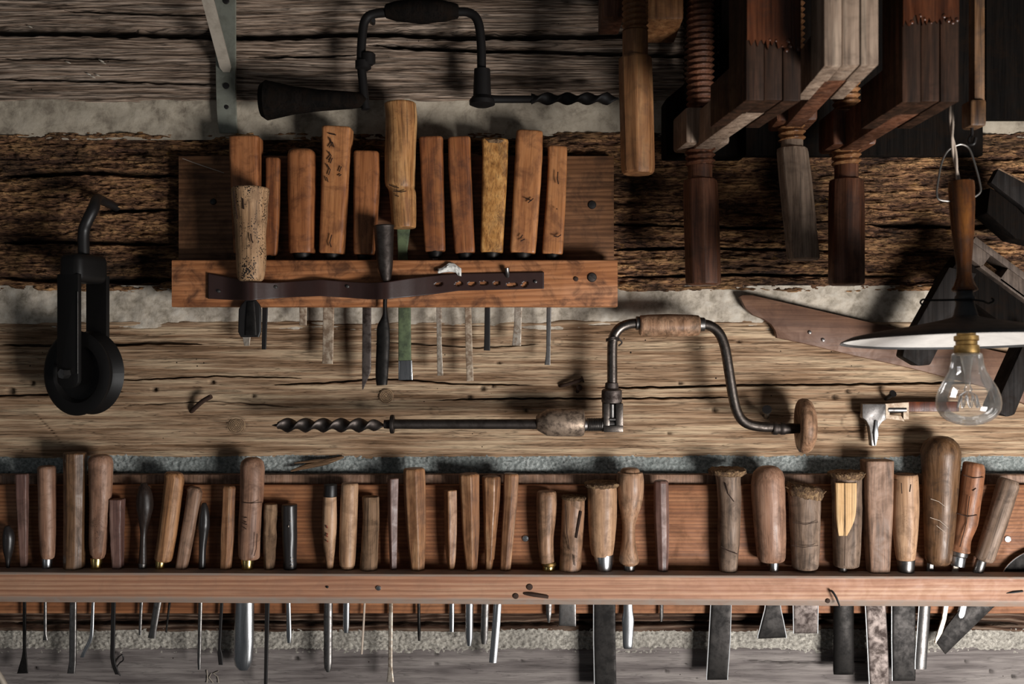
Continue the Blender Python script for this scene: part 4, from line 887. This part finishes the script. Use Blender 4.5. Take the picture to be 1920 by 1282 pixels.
# ------------------------------------------------------------------ nails in the wall
def nail(label, pts, r, mat='rust', head=True, group='old nails driven into the wall'):
    base = Vector(pts[0]); o = empty('nail', base, label, 'nail', group)
    mb = MB(); q = [Vector(p) - base for p in pts]; mb.tube(q, r, 10, 5); mb.build('shank', M[mat], o)
    if head:
        d = (q[-1] - q[-2]).normalized(); m2 = MB(); m2.tube([q[-1] - d * .0006, q[-1] + d * .0012], r * 1.7, 12, 1); m2.build('nail_head', M[mat], o)
nail('bent rusty nail in the warm log beside the round log plug', [P(358, 772, .004), P(364, 766, -.006), P(380, 752, -.014), P(396, 743, -.018)], 4.5 * S, head=False)
nail('rusty square nail bent flat under the short-bladed narrow chisel', [P(1050, 723, .002), P(1056, 722, -.006), P(1075, 717, -.010), P(1092, 711, -.012)], 3.6 * S)
nail('small rust stub just under the bent square nail', [P(1082, 735, .003), P(1084, 730, -.006), P(1086, 727, -.010)], 3.5 * S)
nail('black nail carrying the brace beside its round wooden head', [P(1437, 782, .004), P(1438, 776, -.030), P(1438, 768, -.044)], 5 * S, 'iron')
nail('black hooked nail above the small metal square', [P(1660, 748, .003), P(1666, 744, -.012), P(1674, 738, -.020)], 4 * S, 'iron')
nail('nail carrying the black forged brace, hidden in its crank corner', [P(700, 44, .004), P(700, 42, -.03), P(700, 38, -.046)], 4 * S, 'iron', False)
mb = MB(); mb.rings([[(r * S * math.cos(2 * PI * k / 28), y, r * S * math.sin(2 * PI * k / 28)) for k in range(28)] for r, y in ((14, .003), (14, -.0016), (12.5, -.0026), (5, -.0028))])
o = mb.build('wooden_plug', M['plugwood'], wall, loc=P(724, 742, 0))
mb = MB(); mb.rings([[(r * S * math.cos(2 * PI * k / 28), y, r * .85 * S * math.sin(2 * PI * k / 28)) for k in range(28)] for r, y in ((17, .003), (17, -.0008), (15, -.0016), (5, -.0016))])
o = mb.build('knot', M['plugwood'], wall, loc=P(443, 797, 0))
# pale initials scratched on the grey log
mb = MB()
for ln in ([(388, 1256), (389, 1268), (388, 1280)], [(396, 1262), (392, 1270), (400, 1280)], [(410, 1258), (400, 1262), (408, 1268), (410, 1280)]):
    mb.tube([P(x, y, -.0015) for x, y in ln], .9 * S, 5, 1)
mb.build('scratched_mark', M['galvlight'], wall)

# ------------------------------------------------------------------ pulley
pu = empty('pulley_block', P(157, 540, -.05), 'black iron pulley block with big wheel hanging on the shadowed wall', 'pulley')
def pulley():
    yaw = math.radians(-21); c = P(157, 699, -.062); f = F(-.062)
    R = Matrix.Translation(c) @ Matrix.Rotation(yaw, 4, 'Z')
    mb = MB(); R0 = 79 * f; w = .0145
    prof = [(.02, -w * .55), (.62, -w * .55), (.70, -w * .9), (.93, -w), (1, -w * .85), (.90, -w * .25), (.87, 0), (.90, w * .25), (1, w * .85), (.93, w), (.7, w * .9), (.62, w * .55), (.02, w * .55)]
    mb.rings([[(R0 * r * math.cos(2 * PI * k / 72), y, R0 * r * math.sin(2 * PI * k / 72)) for r, y in prof] for k in range(73)], cap=False)
    mb.xf(R).build('sheave', M['pulley'], None)
    for sgn in (-1, 1):
        mb = MB(); h = 25 * f
        poly = [(-h, .122), (h, .122), (h, -.008)] + [(h * math.cos(a), -.008 + h * math.sin(a) * .6) for a in np.linspace(0, -PI, 10)[1:-1]] + [(-h, -.008)]
        mb.prism(poly, sgn * .0235 - .0028, sgn * .0235 + .0028, .0006); mb.xf(R).build('cheek_plate', M['pulley'], None)
    mb = MB(); mb.box(-.017, .017, -.0262, .0262, .112, .148, .009, 4); mb.xf(R).build('crown', M['pulley'], None)
    mb = MB(); mb.tube([(0, -.031, 0), (0, .029, 0)], .0035, 12, 1); mb.xf(R).build('axle', M['iron'], None)
    mb = MB(); mb.tube([(0, -.036, 0), (0, -.0264, 0)], .0062, 6, 1); mb.xf(R).build('axle_nut', M['steelmid'], None)
    mb = MB(); mb.tube([(h + .0002, -.0268, .10), (h + .0002, -.0268, 0)], .0006, 6, 1); mb.xf(R).build('edge_highlight', M['steelmid'], None)  # thin pale line painting the highlight along the front cheek's edge
    mb = MB(); mb.tube([(0, 0, .148), (0, 0, .176), (.006, 0, .19), (.010, .006, .206), (.002, .02, .22), (-.006, .036, .221), (-.008, .066, .215)], [.007, .007, .007, .007, .006, .006, .005], 12, 6); mb.xf(R).build('hanging_hook', M['iron'], None)
under(pu, pulley)

# ------------------------------------------------------------------ shelf bracket
bk = empty('shelf_bracket', P(425, 245, -.004), 'grey galvanised shelf bracket with diagonal strut, screwed above the upper rack', 'bracket')
def bracket():
    vs = []; rows = [(-330, 402, 441), (0, 402, 443), (100, 404, 443), (170, 405, 443), (205, 406, 444), (232, 408, 445), (250, 412, 447)]
    yy = [-.010, -.010, -.010, -.010, -.011, -.009, -.002]
    rings = []
    for (y, a, b), Y in zip(rows, yy):
        p = P(a, y, Y); q = P(b, y, Y); rings.append([(p.x, Y, p.z), (p.x + .001, Y - .0022, p.z), (q.x - .001, Y - .0022, q.z), (q.x, Y, q.z)])
    mb = MB(); mb.rings(rings); mb.build('back_plate', M['galv'], None)
    mb = MB(); top = Vector((P(425, 0, 0).x, -.30, .60))
    a = P(425, 134, -.0125); n = (top - a).normalized(); side = Vector((1, 0, 0)); nn = n.cross(side).normalized()
    pts = []
    for i, w in ((0, .6), (.006, 1), (.02, 1), (.08, 1.0), ((top - a).length, 1.0)):
        c = a + n * i; pts.append([tuple(c + side * s * .0072 * w + nn * t) for s, t in ((-1, -.0015), (1, -.0015), (1, .0015), (-1, .0015))])
    mb.rings(pts); mb.build('strut', M['galvlight'], None)
    mb = MB(); mb.box(top.x - .012, top.x + .012, -.34, -.008, .598, .603, .0005); mb.build('shelf_arm', M['galv'], None)
    screwhead(424, 161, -.0122, 6, 'iron', None); screwhead(425, 201, -.0122, 4.5, 'iron', None, 'screw_hole', False); screwhead(424, 2, -.0122, 6, 'iron', None)
under(bk, bracket)

# ------------------------------------------------------------------ wooden clamps
def threads(mb, x, y, z0, z1, r, pitch, amp, seg=28):
    n = int((z1 - z0) / pitch * 10); rings = []
    for i in range(n + 1):
        z = z0 + (z1 - z0) * i / n; ring = []
        for k in range(seg):
            a = 2 * PI * k / seg; u = (z / pitch - k / seg) % 1; tri = 1 - abs(2 * u - 1)
            q = r - amp + amp * tri ** .8; ring.append((x + q * math.cos(a), y + q * math.sin(a), z))
        rings.append(ring)
    mb.rings(rings)
def clamp(label, hx, hy0, hy1, hw, Yr, ncy, army, fx, fw, Yf, mats, hrot=.2, lean=0.0, sec='oct', drip=0):
    """hx: screw centre px at depth Yr; armY: arm underside px row at Yr; fx, fw: back post centre / width px at depth Yf"""
    f = F(Yr); sx = P(hx, 0, Yr).x; zb = P(0, army, Yr).z
    g = F(Yf); bx = P(fx, 0, Yf).x; bw = fw * g / 2
    yaw = math.atan2(-(bx - sx), -(Yf - Yr)) * -1
    Ln = math.hypot(bx - sx, Yf - Yr)
    t = empty('wooden_clamp', (sx, Yr, P(0, hy1, Yr).z), label, 'clamp', 'wooden screw clamps hanging at the top')
    z = lambda py: P(0, py, Yr).z
    def parts():
        # local frame: origin below the screw on the wall side, -y towards the room
        R = Matrix.Translation((sx, Yr, 0)) @ Matrix.Rotation(math.atan2((bx - sx), -(Yf - Yr)), 4, 'Z')
        w = hw * f / 2
        mb = MB(); rows = [(hy1 - 1, .80), (hy1 - 4, .97), (hy1 - 9, 1.0), (hy0 + 60, 1.0), (hy0 + 10, .96), (hy0 + 3, .92), (hy0, .74)]
        shp = shape_pts(sec, 28, hrot)
        rr = []
        for py, k in rows: 
            off = lean * (py - hy0) * f
            rr.append([(x * w * k + off, y * w * k, z(py)) for x, y in shp])
        mb.rings(rr); mb.xf(R).build('handle', M[mats[0]], None, ang=12)
        mb = MB(); shp2 = shape_pts('round', 24); mb.rings([[(x * w * k, y * w * k, z(py)) for x, y in shp2] for py, k in ((hy0 + 2, .68), (ncy, .68), (ncy - 3, .6))]); mb.xf(R).build('neck', M[mats[0]], None)
        mb = MB(); threads(mb, 0, 0, z(ncy), zb + .02, w * .86, .0072, .0045); threads(mb, 0, 0, zb + .02, zb + .30, w * .8, .0072, .004); mb.xf(R).build('screw', M[mats[1]], None)
        th = .042
        mb = MB(); mb.box(-bw * .42, bw * .42, -Ln + .02, .034, zb, zb + th, .002)       # tongue reaching the wall side
        mb.box(-w * 1.25, w * 1.25, -w * 1.6, .030, zb + .003, zb + th + .004, .004); mb.xf(R).build('screw_arm', M[mats[2]], None)
        for s in (-1, 1):
            mb = MB(); mb.box(s * bw * .71 - bw * .285, s * bw * .71 + bw * .285, -Ln + .049, -Ln * .54, zb - .001, zb + th + .002, .001); mb.xf(R).build('cheek', M[mats[3]], None)
        for i in range(3):
            x0 = -bw + 2 * bw * i / 3
            mb = MB(); mb.box(x0 + .0002, x0 + 2 * bw / 3 - .0002, -Ln - .004 + .0010 * (i % 2), -Ln + .052, zb - .0015 + .0008 * (i == 1), zb + .36, .0012); mb.xf(R).build('post_stave', M[mats[3]], None)
        if drip:
            zd = P(0, drip, Yf).z; rg = random.Random(hx); mb = MB(); n = 26; top = []; prof = []
            for i in range(n + 1):
                x = -bw * .97 + bw * 1.94 * i / n; prof.append((x, zd + rg.uniform(-.006, .006)))
            mb.prism(prof + [(bw * .97, zb + .355), (-bw * .97, zb + .355)], -Ln - .0052, -Ln - .0025)
            for i in range(9):
                k = rg.randrange(n); x, zz = prof[k]; q = rg.uniform(.0012, .0026)
                mb.rings([[(x + q * math.sin(b) * math.cos(a), -Ln - .005 + q * .6 * math.sin(b) * math.sin(a), zz + q * math.cos(b)) for a in [2 * PI * m / 10 for m in range(10)]] for b in (.15, .6, 1.1, 1.6, 2.1, 2.6, 3.0)])
            o = mb.xf(R).build('varnish_coat', M['varnish_red'], None); o['label'] = 'glossy red-brown varnish ending in drips'
        mb = MB(); mb.box(-bw * .9, bw * .9, -Ln + .01, .034, zb + .32, zb + .36, .003); mb.xf(R).build('top_arm', M[mats[2]], None)
    under(t, parts)
clamp('dark brown laminated clamp with glossy varnish drips, beside the black shadowed clamp', 1313, 335, 536, 66, -.10, 311, 284, 1448, 106, -.357, ('clamp_brown', 'clamp_brown', 'clamp_grey_oak', 'clamp_dark'), .3, .03, drip=88)
clamp('weathered pale grey wooden clamp with the shortest hanging octagonal handle', 1485, 276, 489, 60, -.13, 264, 242, 1594, 100, -.402, ('clamp_grey_oak', 'clamp_handle_tan', 'clamp_brown', 'clamp_grey_oak'), .35, .10)
clamp('brown clamp with reddish glossy post in front of the lamp cord', 1587, 335, 536, 64, -.10, 310, 286, 1742, 106, -.357, ('clamp_brown', 'clamp_handle_tan', 'clamp_brown', 'clamp_dark'), .12, .0, drip=42)
# tan clamp with only its screw and handle in the picture
t = empty('wooden_clamp', P(1191, 326, -.15), 'tan clamp handle with threaded screw hanging beside the upper rack end', 'clamp', 'wooden screw clamps hanging at the top')
def clampA():
    Y = -.15; f = F(Y); sx = P(1191, 0, Y).x; z = lambda py: P(0, py, Y).z; w = 31.5 * f
    shp = shape_pts('oct', 28, .25); mb = MB()
    mb.rings([[(sx + x * w * k + (py - 108) * .025 * f, Y + y * w * k, z(py)) for x, y in shp] for py, k in ((326, .86), (322, .96), (314, 1), (180, 1), (112, .98), (108, .93), (106, .76))]); mb.build('handle', M['clamp_handle_tan'], None, ang=12)
    mb = MB(); mb.rings([[(sx + x * w * k, Y + y * w * k, z(py)) for x, y in shape_pts('round', 24)] for py, k in ((108, .76), (60, .76), (57, .66))]); mb.build('neck', M['clamp_handle_tan'], None)
    mb = MB(); threads(mb, sx, Y, z(58), .60, w * .80, .0068, .0036); mb.build('screw', M['clamp_handle_tan'], None)
    mb = MB(); mb.box(sx - .04, sx + .04, Y - .30, Y + .02, .56, .60, .003); mb.build('screw_arm', M['clamp_brown'], None)
    mb = MB(); mb.box(sx - .028, sx + .028, Y - .34, Y - .2995, .56, .74, .003); mb.build('post', M['clamp_brown'], None)
under(t, clampA)
t = empty('wooden_clamp', P(1205, 40, -.11), 'reddish-brown clamp jaw cut off by the frame, behind the tan threaded screw', 'clamp', 'wooden screw clamps hanging at the top')
def clampB():
    Y = -.105; a = P(1128, 42, Y); b = P(1168, 42, Y)
    mb = MB(); mb.box(a.x, b.x, Y - .02, Y + .05, a.z, a.z + .08, .003); mb.build('jaw', M['clamp_brown'], None)
    mb = MB(); a = P(1214, 36, -.12); b = P(1282, 36, -.12); c = P(1282, 76, -.05)
    mb.prism([(-.12, a.z), (-.05, c.z - .004), (-.05, a.z + .2), (-.12, a.z + .2)], a.x, b.x, .003)
    mb.v = [(y, x, zz) for x, y, zz in mb.v]; mb.build('post', M['clamp_handle_tan'], None)
    mb = MB(); mb.box(P(1128, 0, Y).x, P(1282, 0, Y).x, -.115, -.06, .47, .52, .003); mb.build('screw_arm', M['clamp_brown'], None)
under(t, clampB)
t = empty('wooden_clamp', P(1310, 290, -.07), 'black clamp with sloping shoulder, in shadow between tan and dark-red clamps', 'clamp', 'wooden screw clamps hanging at the top')
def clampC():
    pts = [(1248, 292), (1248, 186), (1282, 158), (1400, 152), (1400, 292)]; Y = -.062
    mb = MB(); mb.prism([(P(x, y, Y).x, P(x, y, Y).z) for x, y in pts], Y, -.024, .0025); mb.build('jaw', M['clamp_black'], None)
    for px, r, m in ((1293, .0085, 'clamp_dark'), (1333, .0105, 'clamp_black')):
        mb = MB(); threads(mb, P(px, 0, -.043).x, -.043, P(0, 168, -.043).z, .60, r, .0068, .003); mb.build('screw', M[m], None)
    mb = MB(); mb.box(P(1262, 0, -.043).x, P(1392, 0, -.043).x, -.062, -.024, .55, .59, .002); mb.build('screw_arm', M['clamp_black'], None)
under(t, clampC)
# pole the clamps hang from, just above the picture
mb = MB(); mb.tube([(.02, -.22, .665), (1.2, -.22, .665)], .022, 20, 1)
meta(mb.build('hanging_pole', M['clamp_brown']), kind='structure')

# ------------------------------------------------------------------ pendant lamp
YL = -.30; fL = F(YL)
lamp = empty('pendant_lamp', P(1812, 640, YL), 'hanging lamp with flat dark metal shade and clear glass bulb', 'lamp', rot=(math.radians(-4.1), 0, 0))
def zl(rows, name, mat, seg=40, cap=True, parent=lamp, ang=38):
    mb = MB(); mb.rings([[(r * fL * math.cos(2 * PI * k / seg), r * fL * math.sin(2 * PI * k / seg), (640 - y) * fL) for k in range(seg)] for y, r in rows], cap)
    return mb.build(name, M[mat], parent, ang=ang)
zl([(335, 19), (337, 22.5), (345, 23.5), (380, 23), (430, 20), (470, 16), (496, 13.5), (510, 13), (520, 14), (534, 19), (541, 23), (544, 23), (546, 18)], 'stem', 'lamp_stem_wood')
zl([(544, 15), (552, 15), (556, 18), (562, 18.5), (566, 16), (572, 17), (580, 19), (592, 22)], 'neck', 'shade')
zl([(588, 18), (594, 24), (599, 42), (606, 76), (613, 112), (621, 160), (630, 206), (638, 224), (641, 226), (641, 224), (637, 220)], 'shade', 'shade', 96, False, ang=60)
o = zl([(637, 221.5), (632, 203), (623, 158), (615, 110), (608, 74), (602, 40), (598, 16)], 'shade_lining', 'white', 96, False, ang=60); o['label'] = 'white enamel underside'
zl([(600, 16), (628, 17), (630, 22), (638, 22), (640, 19), (646, 19), (648, 22), (660, 23), (664, 21), (666, 17)], 'socket', 'brassdull')
bulb = zl([(660, 18), (664, 27), (670, 28), (682, 29), (696, 33), (712, 42), (728, 51), (744, 56), (756, 57), (768, 55), (780, 48), (788, 38), (794, 24), (797, 10), (797.5, 1)], 'bulb', 'glass', 48, False)
bulb['label'] = 'clear glass bulb with visible filament'
fm = zl([(664, 12), (680, 10), (700, 6), (722, 4.5), (730, 8), (733, 7), (734, 2)], 'glass_mount', 'glass', 20, True, parent=bulb)
mb = MB(); n = 9
for k in range(n):
    a = 2 * PI * k / n; q = 2 * PI * (k + .5) / n
    mb.tube([(3 * fL * math.cos(a), 3 * fL * math.sin(a), (640 - 733) * fL), (15 * fL * math.cos(a), 15 * fL * math.sin(a), (640 - 741) * fL)], .5 * fL, 5, 1)
    mb.tube([(15 * fL * math.cos(a), 15 * fL * math.sin(a), (640 - 741) * fL), (20 * fL * math.cos(q), 20 * fL * math.sin(q), (640 - 764) * fL), (15 * fL * math.cos(a + 2 * PI / n), 15 * fL * math.sin(a + 2 * PI / n), (640 - 741) * fL)], .8 * fL, 6, 5)
mb.build('filament', M['steel'], bulb)
def lw(pts, r, name, mat, seg=8, sub=6):
    mb = MB(); mb.tube([((x - 1812) * fL, dy, (640 - y) * fL) for x, y, dy in pts], r * fL, seg, sub); return mb.build(name, M[mat], lamp)
lw([(1790, 374, 0), (1770, 371, 0), (1765, 360, 0), (1768, 336, 0), (1776, 300, 0), (1788, 277, 0), (1806, 266, 0), (1818, 265, 0), (1830, 274, 0), (1840, 306, 0), (1848, 345, 0), (1846, 358, 0), (1834, 367, 0)], 2.0, 'bail_wire', 'wire')
mb = MB()
for q in (0, PI):
    pts = []
    for i in range(110):
        u = i / 109; x = np.interp(u, [0, .12, .26, .47, 1], [1806, 1797, 1796, 1787, 1776]); y = 337 - 700 * u; tw = q + u * 34
        pts.append(((x - 1812 + 2.4 * math.cos(tw)) * fL, 2.4 * math.sin(tw) * fL - .001, (640 - y) * fL))
    mb.tube(pts, 2.5 * fL, 8, 1)
mb.build('twisted_cord', M['cord'], lamp)
lw([(1812, 563, -.012), (1775, 563, -.006), (1748, 562, 0), (1733, 561, 0), (1728, 566, 0), (1732, 571, 0), (1738, 569, 0)], 2.0, 'scroll_wire', 'iron')
lw([(1812, 563, -.012), (1840, 565, -.006), (1856, 568, 0), (1866, 563, 0), (1862, 558, 0)], 2.0, 'scroll_wire', 'iron')
hk = empty('hanging_bar', P(1828, 262, YL), 'dark wooden hanger bar carrying the lamp hook', 'hanger')
def hanger():
    a = P(1822, -60, YL); b = P(1842, 196, YL); mb = MB(); mb.box(a.x, b.x, YL - .006, YL + .008, b.z, a.z + .28, .0015); mb.build('bar', M['dark_oiled_wood'], None)
    a = P(1811, 190, YL); b = P(1842, 240, YL); mb = MB(); mb.box(a.x, b.x, YL - .010, YL + .012, b.z, a.z, .003); mb.build('block', M['dark_oiled_wood'], None)
    mb = MB(); mb.tube([P(1822, 238, YL), P(1822, 252, YL), P(1816, 262, YL), P(1818, 270, YL - .002), P(1826, 269, YL - .004), P(1829, 258, YL - .004)], 3 * fL, 10, 5); mb.build('hook', M['iron'], None)
under(hk, hanger)

# ------------------------------------------------------------------ things behind the lamp
def flat(name, label, cat, poly, Ya, Yb, mat, bev=.001, group=None, part=None):
    c = [P(x, y, Ya) for x, y in poly]; base = Vector((sum(p.x for p in c) / len(c), Yb, min(p.z for p in c)))
    mb = MB(); mb.prism([(p.x - base.x, p.z - base.z) for p in c], Ya - base.y, Yb - base.y, bev)
    o = mb.build(name, M[mat], None, loc=base); return meta(o, label, cat, group)
tp = empty('wooden_template', P(1500, 640, -.008), 'flat brown wooden template with curved ogee end, behind the lamp shade', 'template')
def template():
    og = [(1387, 556), (1392, 553), (1410, 553), (1540, 583), (1640, 606), (1760, 634), (1950, 676), (1950, 770), (1858, 728), (1770, 706), (1700, 688), (1600, 666), (1500, 642), (1457, 633), (1454, 620), (1446, 608), (1432, 598), (1412, 590), (1398, 578)]
    c = [(P(x, y, -.014).x, P(x, y, -.014).z) for x, y in og]; mb = MB(); mb.prism(c, -.014, -.004, .0008); mb.build('board', M['saw_wood'], None)
    screwhead(1518, 623, -.014, 3.5, 'steelmid', None); screwhead(1543, 637, -.014, 3.5, 'steelmid', None)
under(tp, template)
sqr = empty('metal_square', P(1640, 838, -.02), 'small worn steel square with slot and red-brown bar, on the warm log', 'square')
def square():
    Y = -.022
    pts = [(1617, 757), (1662, 757), (1662, 786), (1655, 790), (1648, 800), (1645, 815), (1643, 836), (1634, 836), (1632, 815), (1630, 800), (1624, 788), (1617, 783)]
    mb = MB(); mb.prism([(P(x, y, Y).x, P(x, y, Y).z) for x, y in pts], Y, Y + .010, .0008); mb.build('stock', M['steelmid'], None)
    mb = MB(); mb.prism([(P(x, y, Y).x, P(x, y, Y).z) for x, y in ((1660, 757), (1704, 754), (1704, 786), (1694, 786), (1694, 764), (1668, 764), (1668, 778), (1694, 778), (1694, 786), (1660, 784))][:6] + [(P(x, y, Y).x, P(x, y, Y).z) for x, y in ((1668, 778), (1690, 780), (1696, 790), (1690, 788), (1660, 784))], Y, Y + .008, .0); mb.build('slotted_plate', M['paintworn'], None)
    mb = MB(); mb.tube([P(1664, 768, Y + .003), P(1698, 768, Y + .003)], 6 * S, 12, 1); mb.build('roller', M['steelmid'], None)
    mb = MB(); a = P(1702, 753, Y); b = P(1800, 772, Y); mb.box(a.x, b.x, Y + .002, Y + .010, b.z, a.z, .001); mb.build('bar', M['clamp_red'], None)
    mb = MB(); mb.prism([(P(x, y, Y).x, P(x, y, Y).z) for x, y in ((1640, 788), (1644, 788), (1646, 815), (1640, 836), (1637, 812))], Y - .003, Y, .0005); mb.build('rib', M['steel'], None)
under(sqr, square)
# dark frame members hanging behind the lamp
flat('dark_plank', 'dark sooty plank slanting down behind the lamp neck', 'plank', [(1780, 500), (1832, 512), (1745, 684), (1722, 686), (1692, 668), (1696, 650)], -.075, -.052, 'darkbar', .002)
flat('dark_plank', 'thick charcoal bar slanting beside the glass bulb', 'plank', [(1935, 610), (1960, 640), (1904, 778), (1888, 782), (1868, 772), (1866, 762)], -.10, -.065, 'darkbar', .003)
hp = empty('slotted_tool', P(1880, 470, -.08), 'grey slotted wooden tool body slanting down behind the lamp stem', 'tool')
def slotted():
    Y = -.085
    def band(t0, t1, off0, off1, Ya, Yb, mat, nm):
        a = Vector((1826, 448)); d = Vector((180, 132)).normalized(); n = Vector((-d.y, d.x))
        q = [a + d * t0 + n * off0, a + d * t1 + n * off0, a + d * t1 + n * off1, a + d * t0 + n * off1]
        mb = MB(); mb.prism([(P(p.x, p.y, Ya).x, P(p.x, p.y, Ya).z) for p in q], Ya, Yb, .001); mb.build(nm, M[mat], None)
    band(0, 240, -6, 6, Y, Y + .03, 'slot_grey', 'side_rail'); band(0, 44, 6, 34, Y, Y + .03, 'slot_grey', 'nose')
    band(84, 240, 6, 34, Y, Y + .03, 'slot_grey', 'heel'); band(40, 240, 28, 36, Y, Y + .03, 'slot_grey', 'side_rail'); band(0, 240, 36, 96, Y + .012, Y + .045, 'clamp_black', 'sole')
under(hp, slotted)
fp = empty('slanting_plate', P(1880, 340, -.07), 'dull dark grey plate slanting into the picture above the slotted tool', 'plate')
def plate():
    Y = -.08; pts = [(1872, 316), (1960, 362), (1960, 430), (1918, 388), (1884, 362), (1858, 342)]
    mb = MB(); mb.prism([(P(x, y, Y).x, P(x, y, Y).z) for x, y in pts], Y, Y + .012, .001); mb.build('plate_body', M['darkbar'], None)
    mb = MB(); mb.tube([P(1872, 316, Y - .001), P(1960, 362, Y - .001)], 1.4 * S, 8, 1); mb.build('ridge', M['bark_grey'], None)
    mb = MB(); mb.prism([(P(x, y, Y + .02).x, P(x, y, Y + .02).z) for x, y in ((1852, 352), (1890, 372), (1960, 430), (1960, 462), (1900, 448), (1846, 400))], Y + .014, Y + .05, .002); mb.build('backing', M['clamp_black'], None)
under(fp, plate)
flat('shadow_board', 'added black board standing in for the wall shadow behind the hanging clamps', 'board', [(1352, -260), (1844, -260), (1844, 292), (1352, 292)], -.020, -.0055, 'clamp_black', .002)  # near-black board added to paint the shadow behind the clamps
flat('shadow_board', 'added black board standing in for wall shadow above the lamp hook, pale mortar below', 'board', [(1849, -260), (2160, -260), (2160, 224), (1849, 224)], -.018, -.0055, 'clamp_black', .002)  # second added board, its black stands in for deep wall shadow
mb = MB(); mb.tube([P(214, 1246, -.001), P(220, 1234, -.008), P(229, 1227, -.010), P(231, 1237, -.008), P(224, 1243, -.006), P(218, 1254, -.006), P(226, 1266, -.003)], 1.3 * S, 8, 6)
meta(mb.build('wire_scrap', M['iron']), 'curled scrap of dark wire on the grey bottom log', 'wire')
# pale stick end in the corner
mb = MB(); mb.tube([P(-22, 1240, -.14), P(2, 1272, -.14), P(30, 1330, -.14)], [5 * S, 5 * S, 5 * S], 10, 4)
meta(mb.build('stick', M['galvlight']), 'pale stick end poking into the bottom corner below the rack', 'stick')

# ------------------------------------------------------------------ light, camera, look
def area(name, loc, target, size, size_y, power, col):
    l = bpy.data.lights.new(name, 'AREA'); l.shape = 'RECTANGLE'; l.size = size; l.size_y = size_y; l.energy = power; l.color = col
    o = bpy.data.objects.new(name, l); C.objects.link(o); o.location = loc
    o.rotation_euler = (Vector(target) - Vector(loc)).to_track_quat('-Z', 'Y').to_euler(); return o
area('window_daylight', (1.04, -1.2, -.60), (.2, 0, -.1), .5, .46, 34, (1.0, .98, .96))
area('side_window_daylight', (-1.7, -2.0, -.3), (0, 0, -.1), .5, .7, 1.1, (.92, .96, 1.0))
w = bpy.data.worlds.new('room_ambient'); bpy.context.scene.world = w; w.use_nodes = True
w.node_tree.nodes['Background'].inputs[0].default_value = (.9, .95, 1.0, 1); w.node_tree.nodes['Background'].inputs[1].default_value = .048
cam = bpy.data.cameras.new('camera'); co = bpy.data.objects.new('camera', cam); C.objects.link(co)
co.location = (0, -D, 0); co.rotation_euler = (PI / 2, 0, 0); cam.sensor_width = 36; cam.sensor_fit = 'HORIZONTAL'; cam.lens = 36 * D / (1920 * S)
cam.clip_start = .02; cam.dof.use_dof = True; cam.dof.focus_distance = D - .035; cam.dof.aperture_fstop = 6.3
sc = bpy.context.scene; sc.camera = co
sc.view_settings.view_transform = 'Standard'; sc.view_settings.look = 'None'; sc.view_settings.gamma = 1; sc.view_settings.exposure = 0.0
sc.view_settings.use_curve_mapping = False
